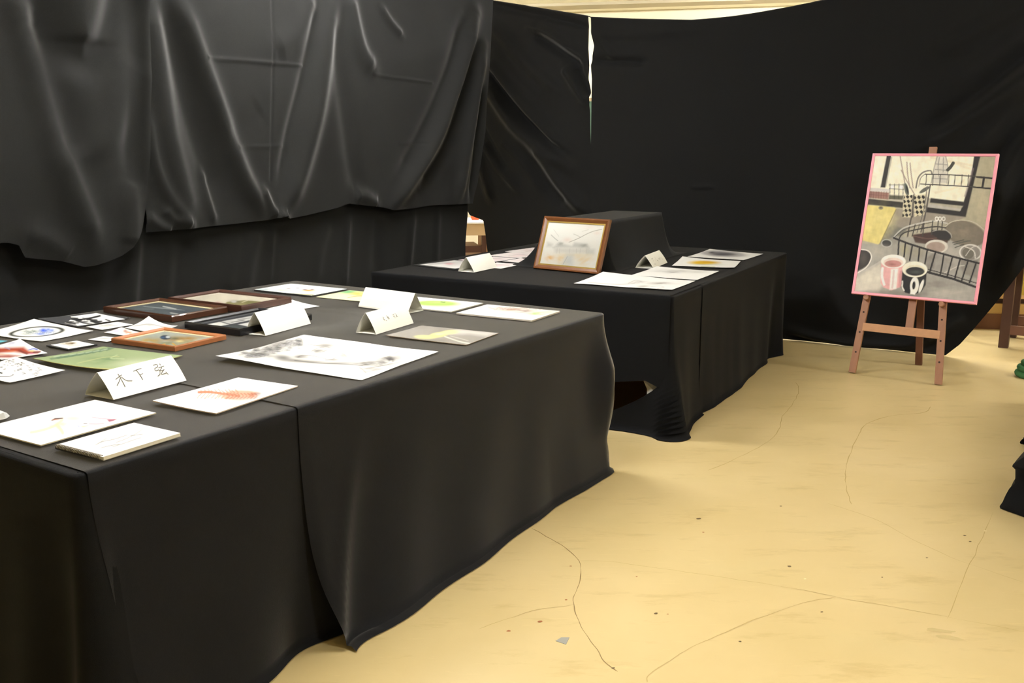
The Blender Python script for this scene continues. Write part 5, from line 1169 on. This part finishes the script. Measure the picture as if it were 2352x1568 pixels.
    # mugs
    A.blot(470, 960, 100, 22, (110, 106, 100), alpha=.7)
    A.poly([(274, 762), (412, 768), (404, 880), (388, 916), (334, 936), (286, 918), (268, 890)], (222, 170, 170), soft=2.5).ell(350, 757, 77, 42, (240, 236, 226)).ell(350, 764, 60, 30, (224, 206, 196)).ell(348, 772, 52, 22, (186, 134, 130)).blot(345, 776, 24, 8, (150, 96, 92), alpha=.7)
    A.poly([(334, 806), (380, 800), (366, 925), (322, 934)], (238, 230, 224), soft=3).line([(352, 815), (340, 920)], 12, (206, 186, 182), .8).line([(282, 800), (278, 850), (290, 900)], 16, (244, 236, 232), .9).line([(395, 820), (385, 910)], 14, (200, 140, 142), .7)
    A.poly([(404, 808), (557, 815), (548, 900), (520, 945), (470, 962), (420, 950), (394, 918)], (26, 26, 28), soft=2.5).ell(482, 806, 78, 49, (238, 234, 216)).ell(486, 812, 62, 34, (222, 216, 192)).ell(484, 818, 58, 27, (38, 40, 40)).blot(488, 822, 34, 10, (80, 84, 82), alpha=.6)
    A.ell(478, 905, 27, 52, (238, 236, 226), rot=.12).ell(474, 905, 10, 26, (30, 30, 32), rot=.12).poly([(455, 930), (486, 930), (480, 962), (450, 958)], (238, 236, 226), soft=2).ell(520, 910, 10, 42, (232, 230, 222), rot=.35).line([(404, 880), (402, 915), (412, 935)], 9, (230, 228, 222), .9)
    A.grain(.09, 7, 13).grain(.07, 3, 11)
PC_ = EM + el((x0 + x1) / 2, (y0 + y1) / 2, PZ - .028)
framed('pink_framed_painting', OUT, 'pink framed kitchen painting with two mugs and a dish rack on the easel', 'painting', p_kitchen, mat4(PC_, eh, eu, en), x1 - x0, y1 - y0,
       rail=.016, th=.028, rail_mat=pinkm, glass=False, base=(170, 164, 146), scale=2.7037, off=(1920, 320), res=1.25, pic_name='canvas', lip=.004, gain=1.15)

# ================================================================== THINGS AT THE EDGES AND BEHIND THE CLOTHS
dwood = mat('dark_desk_wood', (72, 44, 34), 0.55, noise=.2, nscale=7)
lwood = mat('tan_shelf_wood', (196, 160, 92), 0.6, noise=.14, nscale=6); mwood = mat('brown_plinth_wood', (112, 72, 42), 0.6, noise=.2, nscale=7)
# dark work desk at the right
dl = at(2304, 797, 0); c = dl + np.array([.62, -.13, 0]); rt_ = math.radians(-34)
e = empty('dark_desk', c); e.rotation_euler = (0, 0, rt_); tag(e, 'dark brown wooden desk with rails seen beyond the swept up hem', 'desk')
X, Y = .585, .24
MB().box(-X - .03, X + .03, -Y - .03, Y + .03, .70, .735).build('desk_top', dwood, e)
for sx in (-1, 1):
    for sy in (-1, 1): MB().box(sx * X - .032, sx * X + .032, sy * Y - .032, sy * Y + .032, 0, .70).build('leg', dwood, e)
for sy in (-1, 1): MB().box(-X, X, sy * Y - .015, sy * Y + .015, .10, .165).build('rail', mat('desk_rail_wood', (120, 82, 66), .6, noise=.15), e); MB().box(-X, X, sy * Y - .012, sy * Y + .012, .58, .70).build('apron', dwood, e)
# low wooden shelf unit behind
sl = at(2240, 757, 0); e = empty('low_shelf_unit', sl + np.array([.75, -.05, 0])); e.rotation_euler = (0, 0, math.radians(-8)); tag(e, 'low wooden shelf unit with brown plinth and tan boards beyond the easel', 'shelf')
MB().box(-1.2, 1.0, 0, .5, 0, .125).build('plinth', mwood, e); MB().box(-1.2, 1.0, .01, .5, .125, .205).build('drawer_front', lwood, e)
MB().box(-1.2, 1.0, .06, .5, .205, .25).build('shelf_recess', dwood, e); MB().box(-1.2, 1.0, .0, .5, .25, .275).build('shelf_board', mat('pale_edge', (214, 176, 120), .6), e); MB().box(-1.2, 1.0, .05, .5, .275, .55).build('upper_panel', mat('yellow_panel', (190, 164, 60), .6, noise=.1), e)
# green bundle
gp = at(2345, 866, 0) + np.array([.07, .0, 0]); gm = mat('green_fabric', (52, 104, 58), 0.8, noise=.2, nscale=30)
e = empty('green_cloth_bundle', gp); tag(e, 'green cloth bundle coiled on the floor beside the easel', 'cloth')
for k, (zz, rr, tr_) in enumerate(((.022, .075, .022), (.058, .066, .021), (.09, .05, .019))):
    MB().tube([(rr * math.cos(a) * 1.1, rr * math.sin(a), zz + .004 * math.sin(3 * a)) for a in np.linspace(0, 2 * math.pi * .97, 26)], tr_, 10).build('coil', gm, e, smooth=True)
# trailing black cloth at the right
def trail(name, label, tips, d1, d2, l1, l2):
    rows = []
    tt = np.linspace(-1, 1, 41)
    for x, y, z in tips:
        p = at(x, y, z); a = np.where(tt < 0, -tt, 0); b = np.where(tt > 0, tt, 0); sm = .03 * np.exp(-(tt / .12) ** 2)
        R = p + np.outer(a * l1, d1) + np.outer(b * l2, d2) + np.outer(.012 * nz(tt * 9, 0 * tt + z * 9, 7, 2) * np.minimum(1, np.abs(tt) * 4), d1 + d2); R[:, 2] = z + .012 * np.abs(tt) * (z > .01) * nz(tt * 6, tt * 0 + z * 14, 3, 2); rows.append(R)
    P = np.array(rows); P[..., 2] = np.maximum(P[..., 2], .003); c = P.reshape(-1, 3).mean(0); c[2] = 0
    o = obj(name, P.reshape(-1, 3), grid_faces(len(tips), 41), DULL, None, c, smooth=True); tag(o, label, 'cloth')
n1_ = at(2352, 1186, 0) - at(2297, 1166, 0); n1_ /= np.linalg.norm(n1_); n2_ = np.array([.62, .78, 0])
trail('trailing_black_cloth', 'heaped black cloth trailing onto the floor opposite the long table', [(2297, 1167, .003), (2296, 1162, .012), (2303, 1152, .03), (2310, 1136, .055), (2318, 1122, .08), (2331, 1110, .10), (2332, 1094, .13), (2332, 1078, .16), (2325, 1071, .17), (2326, 1067, .176), (2340, 1058, .19), (2356, 1047, .21), (2400, 1010, .3), (2470, 940, .5), (2500, 900, .62)], n1_, n2_, .7, .8)
T3 = Tbl((3.085, 3.03), (3.085 + .94, 3.03 + 1.53), .9)
work_table('work table under black cloth that trails onto the floor opposite the long table', T3)
cloth_obj('draped_table_cloth', 'black cloth over the table beside the heaped trailing cloth', [top_grid(T3, .01, T3.L - .01, .01, T3.W - .01, T + .004, 9, .001), skirt(T3, 0, T3.per - .001, T + .004, .004, 330, fold=lambda p, t: .02 * t * nz(p * 7, t * .7 + 0 * p, 51, 2), out=lambda p: np.full(len(p), .04))], DULL)
trail('black_cloth_end', 'small tip of black cloth lying on the floor beyond the heaped cloth', [(2344, 1019, .003), (2342, 1015, .012), (2347, 1009, .03), (2362, 1004, .06), (2400, 990, .12), (2440, 960, .22)], np.array([.98, -.2, 0]), np.array([.7, .71, 0]), .4, .4)
# desk glimpsed through the gap between the cloths
gd = at(1080, 509, T); e = empty('white_topped_desk', (gd[0] + .35, gd[1] + .3, 0)); e.rotation_euler = (0, 0, math.radians(10)); tag(e, 'white topped wooden desk glimpsed through the gap between the hanging cloths', 'desk')
bw = mat('beige_desk_wood', (206, 178, 140), .6, noise=.08, nscale=6)
MB().box(-.75, .5, -.34, .4, .685, .70).build('desk_top', mat('white_top', (240, 238, 232), .5), e); MB().box(-.73, .48, -.33, -.31, .57, .685).build('apron', bw, e)
lg = at(1100, 560, .35)
MB().box(-.29, -.245, -.33, -.285, 0, .57).build('leg', dwood, e); MB().box(.43, .475, -.33, -.285, 0, .57).build('leg', dwood, e); MB().box(-.74, -.695, -.33, -.285, 0, .57).build('leg', dwood, e)
MB().box(-.72, -.29, -.325, -.295, .40, .465).build('rail', dwood, e); MB().box(-.245, .0, -.335, .3, 0, .60).build('side_panel', mat('tan_panel', (190, 146, 104), .6), e); MB().box(-.70, -.29, -.20, .3, 0.02, .45).build('storage_box', mat('dusty_box', (186, 160, 140), .7), e)
op = at(1087, 505, T); q = MB(); q.tube([(op[0] + .02, op[1] + .05, .70), (op[0] + .02, op[1] + .05, .725), (op[0] + .02, op[1] + .05, .76), (op[0] + .005, op[1] + .05, .785)], [.035, .05, .04, .004], 12)
tag(q.build('orange_pouch', mat('orange_fabric', (236, 96, 44), .6, noise=.05), smooth=True, origin=np.array([op[0], op[1], .70])), 'small orange pouch on the white topped desk', 'pouch')
# green chalkboard on the far wall
e = empty('chalkboard', room(-.9, D1 - .03, .9)); e.rotation_euler = (0, 0, RA); tag(e, 'green chalkboard on the far wall seen through the slit between the cloths', 'chalkboard')
MB().box(-1.6, 1.6, -.005, .02, 0, 1.08).build('board_surface', mat('board_green', (58, 84, 66), .6, noise=.08), e)
for a in ((-1.64, 1.64, -.012, .025, -.04, 0), (-1.64, 1.64, -.012, .025, 1.08, 1.12), (-1.64, -1.6, -.012, .025, 0, 1.08), (1.6, 1.64, -.012, .025, 0, 1.08)): MB().box(*a).build('board_frame', mat('board_frame', (150, 130, 96), .5), e)
